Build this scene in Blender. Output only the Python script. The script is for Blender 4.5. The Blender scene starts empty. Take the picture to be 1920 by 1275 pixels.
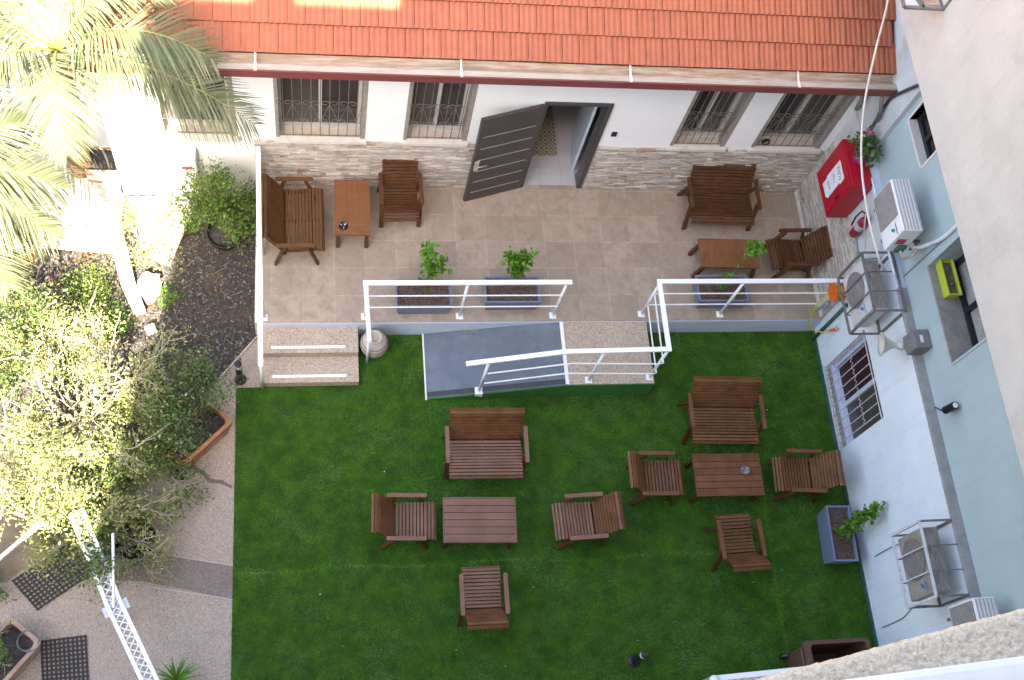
import bpy, bmesh, math, random
import numpy as np
from mathutils import Vector, Matrix
random.seed(7); RNG = np.random.default_rng(7)
SC = bpy.context.scene
COL = SC.collection
R = math.radians

# ------------------------------------------------------------------ camera
cam = bpy.data.cameras.new('camera'); co = bpy.data.objects.new('camera', cam); COL.objects.link(co)
cam.sensor_width = 36.0; cam.lens = 39.79; cam.clip_end = 500; cam.clip_start = 0.05
M0 = Vector((0.9844917, -0.0790339, 0.1566198)); M1 = Vector((-0.0094813, -0.9154363, -0.4023513)); M2 = Vector((0.1751748, 0.3946265, -0.9019888))
rot = Matrix((M0, -M1, -M2)).transposed()
co.matrix_world = Matrix.Translation((0, 0, 15.0)) @ rot.to_4x4()
SC.camera = co

# ------------------------------------------------------------------ light
SUN_EL, SUN_AZ = R(46), Vector((-0.15, -1.0, 0)).normalized()     # direction TOWARDS the sun on plan
SUN_DIR = Vector((SUN_AZ.x * math.cos(SUN_EL), SUN_AZ.y * math.cos(SUN_EL), math.sin(SUN_EL)))
w = bpy.data.worlds.new('World'); SC.world = w; w.use_nodes = True
nt = w.node_tree; bg = nt.nodes['Background']
sky = nt.nodes.new('ShaderNodeTexSky'); sky.sky_type = 'NISHITA'; sky.sun_disc = False
sky.sun_elevation = SUN_EL; sky.sun_rotation = math.atan2(SUN_AZ.x, SUN_AZ.y)
sky.air_density = 1.0; sky.dust_density = 3.0; sky.ozone_density = 1.0
nt.links.new(sky.outputs[0], bg.inputs[0]); bg.inputs[1].default_value = 0.12
sl = bpy.data.lights.new('sun', 'SUN'); sl.energy = 5.0; sl.angle = R(0.5); sl.color = (1.0, 0.95, 0.87)
so = bpy.data.objects.new('sun', sl); COL.objects.link(so)
so.rotation_euler = SUN_DIR.to_track_quat('Z', 'Y').to_euler(); so.location = (0, -20, 40)
SC.view_settings.view_transform = 'Standard'; SC.view_settings.look = 'None'
SC.view_settings.gamma = 1.0; SC.view_settings.use_curve_mapping = False
SC.view_settings.exposure = 3.15
SC.view_settings.use_white_balance = True; SC.view_settings.white_balance_temperature = 7400; SC.view_settings.white_balance_tint = 10
SC.cycles.max_bounces = 6; SC.cycles.diffuse_bounces = 4; SC.cycles.glossy_bounces = 3; SC.cycles.transparent_max_bounces = 8

# ------------------------------------------------------------------ materials
def mat(name, c1, c2=None, scale=6.0, rough=0.6, bump=0.0, bscale=None, isl=0.0, isl_c=None, stretch=None,
        trans=0.0, metal=0.0, spec=0.4, dirt=None, dirt_scale=1.2, dirt_lo=0.5, dirt_hi=0.75, detail=6.0, streak=None, dirt_detail=9):
    m = bpy.data.materials.new(name); m.use_nodes = True
    t = m.node_tree; n = t.nodes; L = t.links
    b = n['Principled BSDF']; b.inputs['Roughness'].default_value = rough; b.inputs['Metallic'].default_value = metal
    b.inputs['Specular IOR Level'].default_value = spec
    tc = n.new('ShaderNodeTexCoord'); src = tc.outputs['Object']
    if stretch:
        mp = n.new('ShaderNodeMapping'); mp.inputs['Scale'].default_value = stretch; L.new(src, mp.inputs[0]); src = mp.outputs[0]
    c2 = c2 or tuple(x * 0.8 for x in c1)
    nz = n.new('ShaderNodeTexNoise'); nz.inputs['Scale'].default_value = scale; nz.inputs['Detail'].default_value = detail; nz.inputs['Roughness'].default_value = 0.65
    L.new(src, nz.inputs['Vector'])
    rp = n.new('ShaderNodeValToRGB'); rp.color_ramp.elements[0].position = 0.36; rp.color_ramp.elements[1].position = 0.64
    rp.color_ramp.elements[0].color = (*c2, 1); rp.color_ramp.elements[1].color = (*c1, 1)
    L.new(nz.outputs[0], rp.inputs[0]); out = rp.outputs[0]
    if isl > 0:
        g = n.new('ShaderNodeNewGeometry')
        mx = n.new('ShaderNodeMix'); mx.data_type = 'RGBA'
        mul = n.new('ShaderNodeMath'); mul.operation = 'MULTIPLY'; mul.inputs[1].default_value = isl
        L.new(g.outputs['Random Per Island'], mul.inputs[0]); L.new(mul.outputs[0], mx.inputs[0])
        L.new(out, mx.inputs[6]); mx.inputs[7].default_value = (*(isl_c or tuple(x * 0.5 for x in c1)), 1); out = mx.outputs[2]
    if dirt:
        nd = n.new('ShaderNodeTexNoise'); nd.inputs['Scale'].default_value = dirt_scale; nd.inputs['Detail'].default_value = dirt_detail; nd.inputs['Roughness'].default_value = 0.7
        L.new(src, nd.inputs['Vector'])
        rd = n.new('ShaderNodeMapRange'); rd.inputs['From Min'].default_value = dirt_lo; rd.inputs['From Max'].default_value = dirt_hi
        L.new(nd.outputs[0], rd.inputs[0])
        md = n.new('ShaderNodeMix'); md.data_type = 'RGBA'; L.new(rd.outputs[0], md.inputs[0]); L.new(out, md.inputs[6]); md.inputs[7].default_value = (*dirt, 1); out = md.outputs[2]
    if streak:
        ms_ = n.new('ShaderNodeMapping'); ms_.inputs['Scale'].default_value = (6, 6, 0.45); L.new(tc.outputs['Object'], ms_.inputs[0])
        ns = n.new('ShaderNodeTexNoise'); ns.inputs['Scale'].default_value = 1.6; ns.inputs['Detail'].default_value = 7; ns.inputs['Roughness'].default_value = 0.7; L.new(ms_.outputs[0], ns.inputs['Vector'])
        rs_ = n.new('ShaderNodeMapRange'); rs_.inputs['From Min'].default_value = 0.53; rs_.inputs['From Max'].default_value = 1.0; L.new(ns.outputs[0], rs_.inputs[0])
        mk_ = n.new('ShaderNodeMix'); mk_.data_type = 'RGBA'; L.new(rs_.outputs[0], mk_.inputs[0]); L.new(out, mk_.inputs[6]); mk_.inputs[7].default_value = (*streak, 1); out = mk_.outputs[2]
    L.new(out, b.inputs['Base Color'])
    if bump > 0:
        bz = n.new('ShaderNodeTexNoise'); bz.inputs['Scale'].default_value = bscale or scale * 4; bz.inputs['Detail'].default_value = 5
        L.new(src, bz.inputs['Vector'])
        bp = n.new('ShaderNodeBump'); bp.inputs['Strength'].default_value = bump; bp.inputs['Distance'].default_value = 0.02
        L.new(bz.outputs[0], bp.inputs['Height']); L.new(bp.outputs[0], b.inputs['Normal'])
    if trans > 0:
        tr = n.new('ShaderNodeBsdfTranslucent'); L.new(out, tr.inputs[0])
        ms = n.new('ShaderNodeMixShader'); ms.inputs[0].default_value = trans
        L.new(b.outputs[0], ms.inputs[1]); L.new(tr.outputs[0], ms.inputs[2]); L.new(ms.outputs[0], n['Material Output'].inputs[0])
    return m

def brick_mat(name, c1, c2, mortar, bw, bh, msize, rough=0.5, off=0.5, vscale=5.0, vc=None, loc=(0, 0, 0), bump=0.3):
    m = mat(name, c1, c2, rough=rough); t = m.node_tree; n = t.nodes; L = t.links
    b = n['Principled BSDF']
    tc = [x for x in n if x.type == 'TEX_COORD'][0]
    mp = n.new('ShaderNodeMapping'); mp.inputs['Location'].default_value = loc; L.new(tc.outputs['Object'], mp.inputs[0])
    br = n.new('ShaderNodeTexBrick'); br.offset = off; br.inputs['Scale'].default_value = 1.0
    br.inputs['Color1'].default_value = (*c1, 1); br.inputs['Color2'].default_value = (*c2, 1); br.inputs['Mortar'].default_value = (*mortar, 1)
    br.inputs['Brick Width'].default_value = bw; br.inputs['Row Height'].default_value = bh; br.inputs['Mortar Size'].default_value = msize
    br.inputs['Mortar Smooth'].default_value = 0.3
    L.new(mp.outputs[0], br.inputs['Vector'])
    nz = n.new('ShaderNodeTexNoise'); nz.inputs['Scale'].default_value = vscale; nz.inputs['Detail'].default_value = 8; nz.inputs['Roughness'].default_value = 0.7
    nz.inputs['Distortion'].default_value = 0.8
    L.new(tc.outputs['Object'], nz.inputs['Vector'])
    rd = n.new('ShaderNodeMapRange'); rd.inputs['From Min'].default_value = 0.42; rd.inputs['From Max'].default_value = 0.72
    L.new(nz.outputs[0], rd.inputs[0])
    mx = n.new('ShaderNodeMix'); mx.data_type = 'RGBA'; L.new(rd.outputs[0], mx.inputs[0]); L.new(br.outputs['Color'], mx.inputs[6]); mx.inputs[7].default_value = (*(vc or c2), 1)
    L.new(mx.outputs[2], b.inputs['Base Color'])
    bp = n.new('ShaderNodeBump'); bp.inputs['Strength'].default_value = bump; bp.inputs['Distance'].default_value = 0.004; bp.invert = True
    L.new(br.outputs['Fac'], bp.inputs['Height']); L.new(bp.outputs[0], b.inputs['Normal'])
    return m

def speckle_mat(name, base, dark, light, scale=90, rough=0.8):
    m = mat(name, base, tuple(x * 0.85 for x in base), scale=1.5, rough=rough); t = m.node_tree; n = t.nodes; L = t.links
    b = n['Principled BSDF']; tc = [x for x in n if x.type == 'TEX_COORD'][0]
    base_out = b.inputs['Base Color'].links[0].from_socket
    vo = n.new('ShaderNodeTexVoronoi'); vo.inputs['Scale'].default_value = scale; L.new(tc.outputs['Object'], vo.inputs['Vector'])
    sep = n.new('ShaderNodeSeparateColor'); L.new(vo.outputs['Color'], sep.inputs[0])
    r1 = n.new('ShaderNodeMapRange'); r1.inputs['From Min'].default_value = 0.62; r1.inputs['From Max'].default_value = 0.95
    L.new(sep.outputs[0], r1.inputs[0])
    m1 = n.new('ShaderNodeMix'); m1.data_type = 'RGBA'; L.new(r1.outputs[0], m1.inputs[0]); L.new(base_out, m1.inputs[6]); m1.inputs[7].default_value = (*dark, 1)
    r2 = n.new('ShaderNodeMapRange'); r2.inputs['From Min'].default_value = 0.6; r2.inputs['From Max'].default_value = 0.95
    L.new(sep.outputs[1], r2.inputs[0])
    m2 = n.new('ShaderNodeMix'); m2.data_type = 'RGBA'; L.new(r2.outputs[0], m2.inputs[0]); L.new(m1.outputs[2], m2.inputs[6]); m2.inputs[7].default_value = (*light, 1)
    L.new(m2.outputs[2], b.inputs['Base Color'])
    bp = n.new('ShaderNodeBump'); bp.inputs['Strength'].default_value = 0.4; bp.inputs['Distance'].default_value = 0.004
    L.new(vo.outputs['Distance'], bp.inputs['Height']); L.new(bp.outputs[0], b.inputs['Normal'])
    return m

M = {}
M['wood'] = mat('varnished_wood', (0.165, 0.066, 0.024), (0.085, 0.032, 0.012), scale=5, spec=0.28, rough=0.42, bump=0.15, isl=0.55, isl_c=(0.17, 0.075, 0.035), stretch=(1, 1, 1), dirt=(0.20, 0.11, 0.075), dirt_scale=4, dirt_lo=0.58, dirt_hi=0.85)
M['wood_dark'] = mat('dark_varnished_wood', (0.098, 0.038, 0.015), (0.06, 0.022, 0.009), scale=6, spec=0.28, rough=0.45, bump=0.12, isl=0.5, isl_c=(0.12, 0.05, 0.022))
M['wood_warm'] = mat('warm_varnished_wood', (0.125, 0.055, 0.018), (0.08, 0.033, 0.011), scale=6, rough=0.42, bump=0.12, isl=0.5, isl_c=(0.15, 0.075, 0.024))
M['wood_top'] = mat('orange_brown_wood', (0.21, 0.085, 0.036), (0.145, 0.055, 0.022), scale=4, rough=0.4, bump=0.08, stretch=(1, 5, 1), isl=0.3, isl_c=(0.24, 0.105, 0.05))
M['wood_top_x'] = mat('orange_brown_wood_lengthwise', (0.21, 0.085, 0.036), (0.145, 0.055, 0.022), scale=4, rough=0.4, bump=0.08, stretch=(5, 1, 1), isl=0.3, isl_c=(0.24, 0.105, 0.05))
M['wood_worn'] = mat('worn_pinkish_wood', (0.245, 0.128, 0.088), (0.16, 0.079, 0.050), scale=3, spec=0.3, rough=0.45, bump=0.1, isl=0.55, isl_c=(0.15, 0.070, 0.040), dirt=(0.075, 0.036, 0.026), dirt_scale=6, dirt_lo=0.6, dirt_hi=0.8)
M['plaster'] = mat('white_plaster', (0.83, 0.84, 0.85), (0.79, 0.80, 0.815), scale=1.6, rough=0.75, bump=0.05, bscale=60)
M['plaster_blue'] = mat('white_painted_plaster', (0.74, 0.77, 0.80), (0.66, 0.71, 0.76), scale=1.8, rough=0.7, bump=0.12, bscale=35, dirt=(0.45, 0.47, 0.48), dirt_scale=2.3, dirt_lo=0.64, dirt_hi=0.9, streak=(0.50, 0.51, 0.51))
M['teal'] = mat('pale_teal_paint', (0.375, 0.465, 0.475), (0.335, 0.42, 0.435), scale=1.1, rough=0.7, bump=0.05, bscale=40, dirt=(0.25, 0.34, 0.36), dirt_scale=1.5, dirt_lo=0.62, dirt_hi=0.9, streak=(0.26, 0.35, 0.37))
M['grey_plaster'] = mat('grey_white_plaster', (0.55, 0.55, 0.56), (0.45, 0.46, 0.48), scale=3, rough=0.8, bump=0.15, bscale=30, dirt=(0.30, 0.30, 0.29), dirt_scale=2.5, dirt_lo=0.56, dirt_hi=0.8)
M['beige'] = mat('beige_stucco', (0.52, 0.49, 0.445), (0.45, 0.425, 0.39), scale=1.3, rough=0.9, bump=0.3, bscale=22, dirt=(0.36, 0.335, 0.315), dirt_scale=1.1, dirt_lo=0.52, dirt_hi=0.80, streak=(0.41, 0.375, 0.34))
M['stucco'] = mat('rough_sand_stucco', (0.66, 0.54, 0.41), (0.46, 0.37, 0.275), scale=150, rough=0.95, bump=0.5, bscale=220)
M['concrete'] = mat('grey_concrete', (0.32, 0.31, 0.30), (0.24, 0.23, 0.22), scale=5, rough=0.9, bump=0.3, bscale=50, dirt=(0.16, 0.15, 0.14), dirt_scale=3, dirt_lo=0.55, dirt_hi=0.8)
M['marble'] = mat('pinkish_marble', (0.55, 0.47, 0.41), (0.47, 0.39, 0.33), scale=9, rough=0.45)
M['sill'] = mat('pale_stone_sill', (0.66, 0.63, 0.58), (0.58, 0.54, 0.49), scale=7, rough=0.6)
M['jamb'] = mat('grey_stone_jamb', (0.30, 0.272, 0.245), (0.22, 0.20, 0.18), scale=9, rough=0.8, bump=0.15)
M['alu'] = mat('cream_window_frame', (0.58, 0.54, 0.50), (0.5, 0.47, 0.43), scale=6, rough=0.45)
M['glass'] = mat('dark_window_glass', (0.045, 0.041, 0.042), (0.034, 0.031, 0.032), scale=1.5, rough=0.08, spec=0.5)
M['glass_brown'] = mat('brown_shutter_glass', (0.085, 0.074, 0.066), (0.07, 0.06, 0.055), scale=1.5, rough=0.2)
M['maroon'] = mat('maroon_curtain', (0.045, 0.014, 0.018), (0.025, 0.008, 0.010), scale=30, rough=0.5, stretch=(1, 1, 0.3))
M['iron'] = mat('grey_iron', (0.16, 0.145, 0.13), (0.11, 0.10, 0.09), scale=20, rough=0.5)
M['iron_pale'] = mat('white_pink_iron', (0.58, 0.52, 0.50), (0.46, 0.38, 0.34), scale=14, rough=0.5, dirt=(0.24, 0.13, 0.09), dirt_scale=9, dirt_lo=0.62, dirt_hi=0.75)
M['cage'] = mat('rusty_grey_steel', (0.20, 0.19, 0.19), (0.13, 0.115, 0.11), scale=12, rough=0.5, metal=0.2)
M['cage_white'] = mat('weathered_white_steel', (0.62, 0.62, 0.64), (0.5, 0.48, 0.48), scale=12, rough=0.5, dirt=(0.14, 0.09, 0.075), dirt_scale=4, dirt_lo=0.6, dirt_hi=0.72)
M['white_metal'] = mat('white_painted_steel', (0.83, 0.83, 0.83), (0.79, 0.80, 0.81), scale=5, rough=0.35)
M['door'] = mat('charcoal_steel', (0.062, 0.055, 0.055), (0.052, 0.046, 0.047), scale=2, rough=0.38)
M['steel'] = mat('brushed_steel', (0.55, 0.53, 0.50), (0.45, 0.43, 0.40), scale=30, rough=0.3, metal=0.7)
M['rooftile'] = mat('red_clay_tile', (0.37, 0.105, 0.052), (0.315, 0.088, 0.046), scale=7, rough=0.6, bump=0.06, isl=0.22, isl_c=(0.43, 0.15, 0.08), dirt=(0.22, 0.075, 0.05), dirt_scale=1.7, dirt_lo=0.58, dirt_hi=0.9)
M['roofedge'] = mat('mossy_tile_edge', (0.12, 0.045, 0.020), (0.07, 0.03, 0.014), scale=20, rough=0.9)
M['fascia'] = mat('brown_red_paint', (0.17, 0.045, 0.038), (0.14, 0.037, 0.032), scale=3, rough=0.5)
M['gutter'] = mat('stained_gutter_concrete', (0.43, 0.36, 0.295), (0.35, 0.28, 0.22), scale=3, rough=0.85, stretch=(1, 6, 6), dirt=(0.27, 0.14, 0.085), dirt_scale=1.1, dirt_lo=0.52, dirt_hi=0.72)
M['gutter_in'] = mat('rusty_gutter_bed', (0.50, 0.43, 0.36), (0.33, 0.19, 0.12), scale=4, rough=0.9, stretch=(0.6, 6, 6), dirt=(0.25, 0.19, 0.14), dirt_scale=0.9, dirt_lo=0.5, dirt_hi=0.7)
M['rail_tile'] = mat('lavender_paint', (0.58, 0.64, 0.76), (0.52, 0.58, 0.71), scale=3, rough=0.6, dirt=(0.62, 0.64, 0.68), dirt_scale=4, dirt_lo=0.6, dirt_hi=0.75)
M['patio'] = brick_mat('beige_patio_tiles', (0.40, 0.315, 0.245), (0.31, 0.243, 0.188), (0.42, 0.355, 0.29), 0.445, 0.445, 0.007, rough=0.42, off=0.0, vscale=6.0, vc=(0.255, 0.20, 0.155), loc=(0.10, 0.02, 0))
M['hall'] = brick_mat('lavender_hall_tiles', (0.44, 0.43, 0.46), (0.42, 0.41, 0.45), (0.30, 0.29, 0.31), 0.33, 0.33, 0.004, rough=0.3, off=0.0, vc=(0.40, 0.39, 0.42))
M['terrazzo'] = speckle_mat('washed_gravel_paving', (0.38, 0.30, 0.245), (0.22, 0.165, 0.135), (0.48, 0.395, 0.33), 110)
M['terrazzo_dark'] = speckle_mat('dark_washed_gravel_paving', (0.21, 0.165, 0.145), (0.12, 0.095, 0.085), (0.28, 0.23, 0.20), 110)
M['terrazzo_wet'] = speckle_mat('damp_gravel_paving', (0.15, 0.115, 0.09), (0.09, 0.07, 0.06), (0.22, 0.18, 0.15), 110)
M['granite'] = speckle_mat('pink_granite_chip', (0.44, 0.345, 0.265), (0.26, 0.175, 0.12), (0.55, 0.46, 0.375), 95)
M['rampgrey'] = mat('blue_grey_rubber_paint', (0.125, 0.152, 0.185), (0.105, 0.128, 0.156), scale=2.5, rough=0.6, bump=0.1, bscale=40, dirt=(0.18, 0.215, 0.26), dirt_scale=1.6, dirt_lo=0.5, dirt_hi=0.75)
M['rampedge'] = mat('dark_grey_paint', (0.05, 0.05, 0.06), rough=0.6)
M['green_paint'] = mat('green_turf_side', (0.035, 0.17, 0.03), (0.025, 0.13, 0.022), scale=20, rough=0.85)
M['green_dark'] = mat('dark_green_paint', (0.035, 0.12, 0.085), (0.025, 0.09, 0.065), scale=6, rough=0.6, dirt=(0.25, 0.33, 0.30), dirt_scale=6, dirt_lo=0.62, dirt_hi=0.75)
M['lawn'] = mat('turf_backing', (0.034, 0.10, 0.006), (0.014, 0.05, 0.004), scale=4.2, rough=0.95)
M['ground'] = mat('dry_earth', (0.22, 0.165, 0.115), (0.15, 0.11, 0.075), scale=3, rough=0.95, bump=0.3)
M['soil'] = mat('dark_mulch_soil', (0.062, 0.055, 0.052), (0.030, 0.026, 0.026), scale=14, rough=0.95, bump=0.9, bscale=45, dirt=(0.13, 0.085, 0.045), dirt_scale=2.2, dirt_lo=0.52, dirt_hi=0.75)
M['chips'] = mat('bark_and_stone_chips', (0.050, 0.044, 0.043), (0.035, 0.031, 0.031), scale=9, rough=0.95, isl=0.9, isl_c=(0.21, 0.19, 0.17))
M['bark_red'] = mat('red_brown_bark_chips', (0.105, 0.060, 0.048), (0.06, 0.034, 0.028), scale=60, rough=0.95, bump=1.0, bscale=90, isl=0.7, isl_c=(0.19, 0.125, 0.105))
M['pale_stone'] = mat('pale_paving_stone', (0.50, 0.45, 0.38), (0.42, 0.37, 0.31), scale=4, rough=0.85, bump=0.2)
M['ledger'] = mat('ledger_stone', (0.62, 0.575, 0.525), (0.48, 0.435, 0.395), scale=9, rough=0.85, bump=0.35, bscale=40, isl=0.85, isl_c=(0.33, 0.275, 0.23))
M['ledger_warm'] = mat('ledger_stone_warm', (0.42, 0.31, 0.22), (0.30, 0.20, 0.14), scale=9, rough=0.85, bump=0.35, bscale=40)
M['planter'] = mat('blue_grey_planter', (0.165, 0.195, 0.275), (0.145, 0.17, 0.245), scale=4, rough=0.45)
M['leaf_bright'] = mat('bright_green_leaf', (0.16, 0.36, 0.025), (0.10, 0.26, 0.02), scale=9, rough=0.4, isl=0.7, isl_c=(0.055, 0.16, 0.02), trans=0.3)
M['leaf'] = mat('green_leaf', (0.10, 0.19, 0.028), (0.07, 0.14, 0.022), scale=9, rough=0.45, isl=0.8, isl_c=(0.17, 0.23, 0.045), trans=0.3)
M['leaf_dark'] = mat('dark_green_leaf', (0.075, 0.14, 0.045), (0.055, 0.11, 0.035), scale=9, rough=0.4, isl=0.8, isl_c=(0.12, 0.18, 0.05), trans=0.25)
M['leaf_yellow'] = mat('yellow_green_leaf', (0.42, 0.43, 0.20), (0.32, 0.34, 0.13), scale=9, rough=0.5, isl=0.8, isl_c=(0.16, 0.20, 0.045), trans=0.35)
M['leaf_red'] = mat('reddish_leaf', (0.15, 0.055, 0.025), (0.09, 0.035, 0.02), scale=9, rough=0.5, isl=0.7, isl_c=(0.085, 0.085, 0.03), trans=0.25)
M['palm'] = mat('palm_leaflet', (0.125, 0.150, 0.075), (0.095, 0.125, 0.062), scale=5, rough=0.32, isl=0.7, isl_c=(0.20, 0.21, 0.12), trans=0.25)
M['rachis'] = mat('palm_rachis', (0.22, 0.24, 0.06), (0.17, 0.17, 0.05), scale=5, rough=0.5)
M['palmtrunk'] = mat('fibrous_palm_trunk', (0.24, 0.17, 0.10), (0.14, 0.09, 0.05), scale=14, rough=0.95, bump=0.8, stretch=(1, 1, 3))
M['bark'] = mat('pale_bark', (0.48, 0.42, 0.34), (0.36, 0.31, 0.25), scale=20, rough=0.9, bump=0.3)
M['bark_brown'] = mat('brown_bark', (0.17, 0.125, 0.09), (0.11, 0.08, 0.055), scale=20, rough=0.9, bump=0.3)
M['flower_pink'] = mat('pink_petal', (0.60, 0.18, 0.38), (0.55, 0.12, 0.32), rough=0.6, trans=0.3)
M['flower_lilac'] = mat('lilac_petal', (0.42, 0.33, 0.62), rough=0.6, trans=0.3)
M['flower_white'] = mat('white_petal', (0.8, 0.76, 0.78), rough=0.6, trans=0.3)
M['terracotta'] = mat('terracotta', (0.42, 0.20, 0.095), (0.33, 0.145, 0.07), scale=6, rough=0.8, bump=0.2, dirt=(0.46, 0.36, 0.28), dirt_scale=3, dirt_lo=0.5, dirt_hi=0.72)
M['terracotta_pale'] = mat('weathered_terracotta', (0.40, 0.26, 0.20), (0.30, 0.17, 0.12), scale=6, rough=0.85, bump=0.2, dirt=(0.42, 0.34, 0.29), dirt_scale=2.5, dirt_lo=0.45, dirt_hi=0.65)
M['pot_grey'] = mat('grey_clay_pot', (0.20, 0.17, 0.145), (0.15, 0.125, 0.105), scale=6, rough=0.85, bump=0.2)
M['pot_black'] = mat('black_plastic', (0.02, 0.02, 0.022), rough=0.45)
M['pot_blue'] = mat('pale_blue_bucket', (0.42, 0.50, 0.56), rough=0.5)
M['vase'] = mat('cream_ceramic', (0.50, 0.44, 0.38), (0.40, 0.34, 0.29), scale=14, rough=0.7, bump=0.2, stretch=(1, 1, 4), dirt=(0.26, 0.2, 0.165), dirt_scale=7, dirt_lo=0.6, dirt_hi=0.75)
M['black'] = mat('black_paint', (0.016, 0.015, 0.017), rough=0.4)
M['lamp_white'] = mat('frosted_lamp_glass', (0.75, 0.75, 0.77), rough=0.4)
M['ac_white'] = mat('white_enamel', (0.70, 0.70, 0.72), (0.65, 0.65, 0.67), scale=4, rough=0.45, dirt=(0.45, 0.43, 0.42), dirt_scale=5, dirt_lo=0.6, dirt_hi=0.85)
M['ac_used'] = mat('greyed_enamel', (0.52, 0.50, 0.485), (0.45, 0.43, 0.415), scale=4, rough=0.5, dirt=(0.33, 0.30, 0.27), dirt_scale=5, dirt_lo=0.56, dirt_hi=0.8)
M['ac_grimy'] = mat('brown_stained_enamel', (0.33, 0.295, 0.25), (0.25, 0.22, 0.185), scale=5, rough=0.6, dirt=(0.20, 0.165, 0.13), dirt_scale=4, dirt_lo=0.5, dirt_hi=0.75)
M['ac_dirty'] = mat('grimy_enamel_top', (0.25, 0.225, 0.20), (0.16, 0.14, 0.12), scale=7, rough=0.85, stretch=(4, 1, 1), dirt=(0.36, 0.335, 0.31), dirt_scale=6, dirt_lo=0.55, dirt_hi=0.75)
M['ac_grille'] = mat('grey_fan_mesh', (0.22, 0.20, 0.185), (0.17, 0.155, 0.142), scale=8, rough=0.6)
M['ac_grille_pale'] = mat('pale_fan_mesh', (0.42, 0.39, 0.37), (0.36, 0.33, 0.31), scale=8, rough=0.6)
M['logo_blue'] = mat('logo_blue', (0.02, 0.19, 0.45), (0.02, 0.16, 0.40), rough=0.5)
M['logo_teal'] = mat('logo_teal', (0.01, 0.33, 0.36), (0.01, 0.28, 0.33), rough=0.5)
M['logo_navy'] = mat('logo_navy', (0.02, 0.02, 0.10), rough=0.5)
M['logo_red'] = mat('logo_red', (0.45, 0.06, 0.12), rough=0.5)
M['red'] = mat('red_enamel', (0.40, 0.008, 0.022), (0.34, 0.006, 0.018), scale=3, rough=0.4)
M['red_dark'] = mat('extinguisher_red', (0.27, 0.02, 0.035), rough=0.3)
M['sticker'] = mat('white_sticker', (0.74, 0.74, 0.77), rough=0.5)
M['ink'] = mat('dark_ink', (0.06, 0.02, 0.07), rough=0.6)
M['ink_pink'] = mat('magenta_ink', (0.36, 0.03, 0.13), rough=0.6)
M['ink_teal'] = mat('teal_ink', (0.04, 0.20, 0.22), rough=0.6)
M['magenta'] = mat('magenta_plastic', (0.36, 0.012, 0.15), rough=0.45)
M['lime'] = mat('lime_plastic', (0.46, 0.52, 0.05), (0.40, 0.46, 0.04), rough=0.45)
M['orange'] = mat('orange_plastic', (0.75, 0.13, 0.015), rough=0.45)
M['yellow'] = mat('yellow_hose', (0.62, 0.47, 0.02), rough=0.45)
M['cream'] = mat('cream_plastic', (0.55, 0.52, 0.46), (0.47, 0.44, 0.38), scale=8, rough=0.6)
M['grey_box'] = mat('grey_metal_box', (0.19, 0.18, 0.175), (0.15, 0.14, 0.135), scale=8, rough=0.6)
M['cable'] = mat('black_cable', (0.05, 0.055, 0.06), rough=0.5)
M['cable_grey'] = mat('grey_cable', (0.22, 0.25, 0.27), rough=0.5)
M['cable_white'] = mat('cream_cable', (0.66, 0.58, 0.52), rough=0.5)
M['pipe_white'] = mat('white_pipe_wrap', (0.68, 0.69, 0.70), (0.55, 0.57, 0.58), scale=12, rough=0.6)
M['copper'] = mat('foam_pipe', (0.50, 0.36, 0.31), rough=0.7)
M['bin'] = mat('brown_plastic', (0.125, 0.060, 0.038), (0.105, 0.05, 0.032), scale=5, rough=0.5)
M['rubber'] = mat('black_rubber', (0.032, 0.029, 0.027), (0.025, 0.023, 0.021), scale=10, rough=0.7)
M['interior'] = mat('dim_interior_wall', (0.45, 0.42, 0.38), rough=0.8)
M['inner_door'] = mat('pale_blue_door', (0.52, 0.60, 0.68), rough=0.35)

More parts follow.
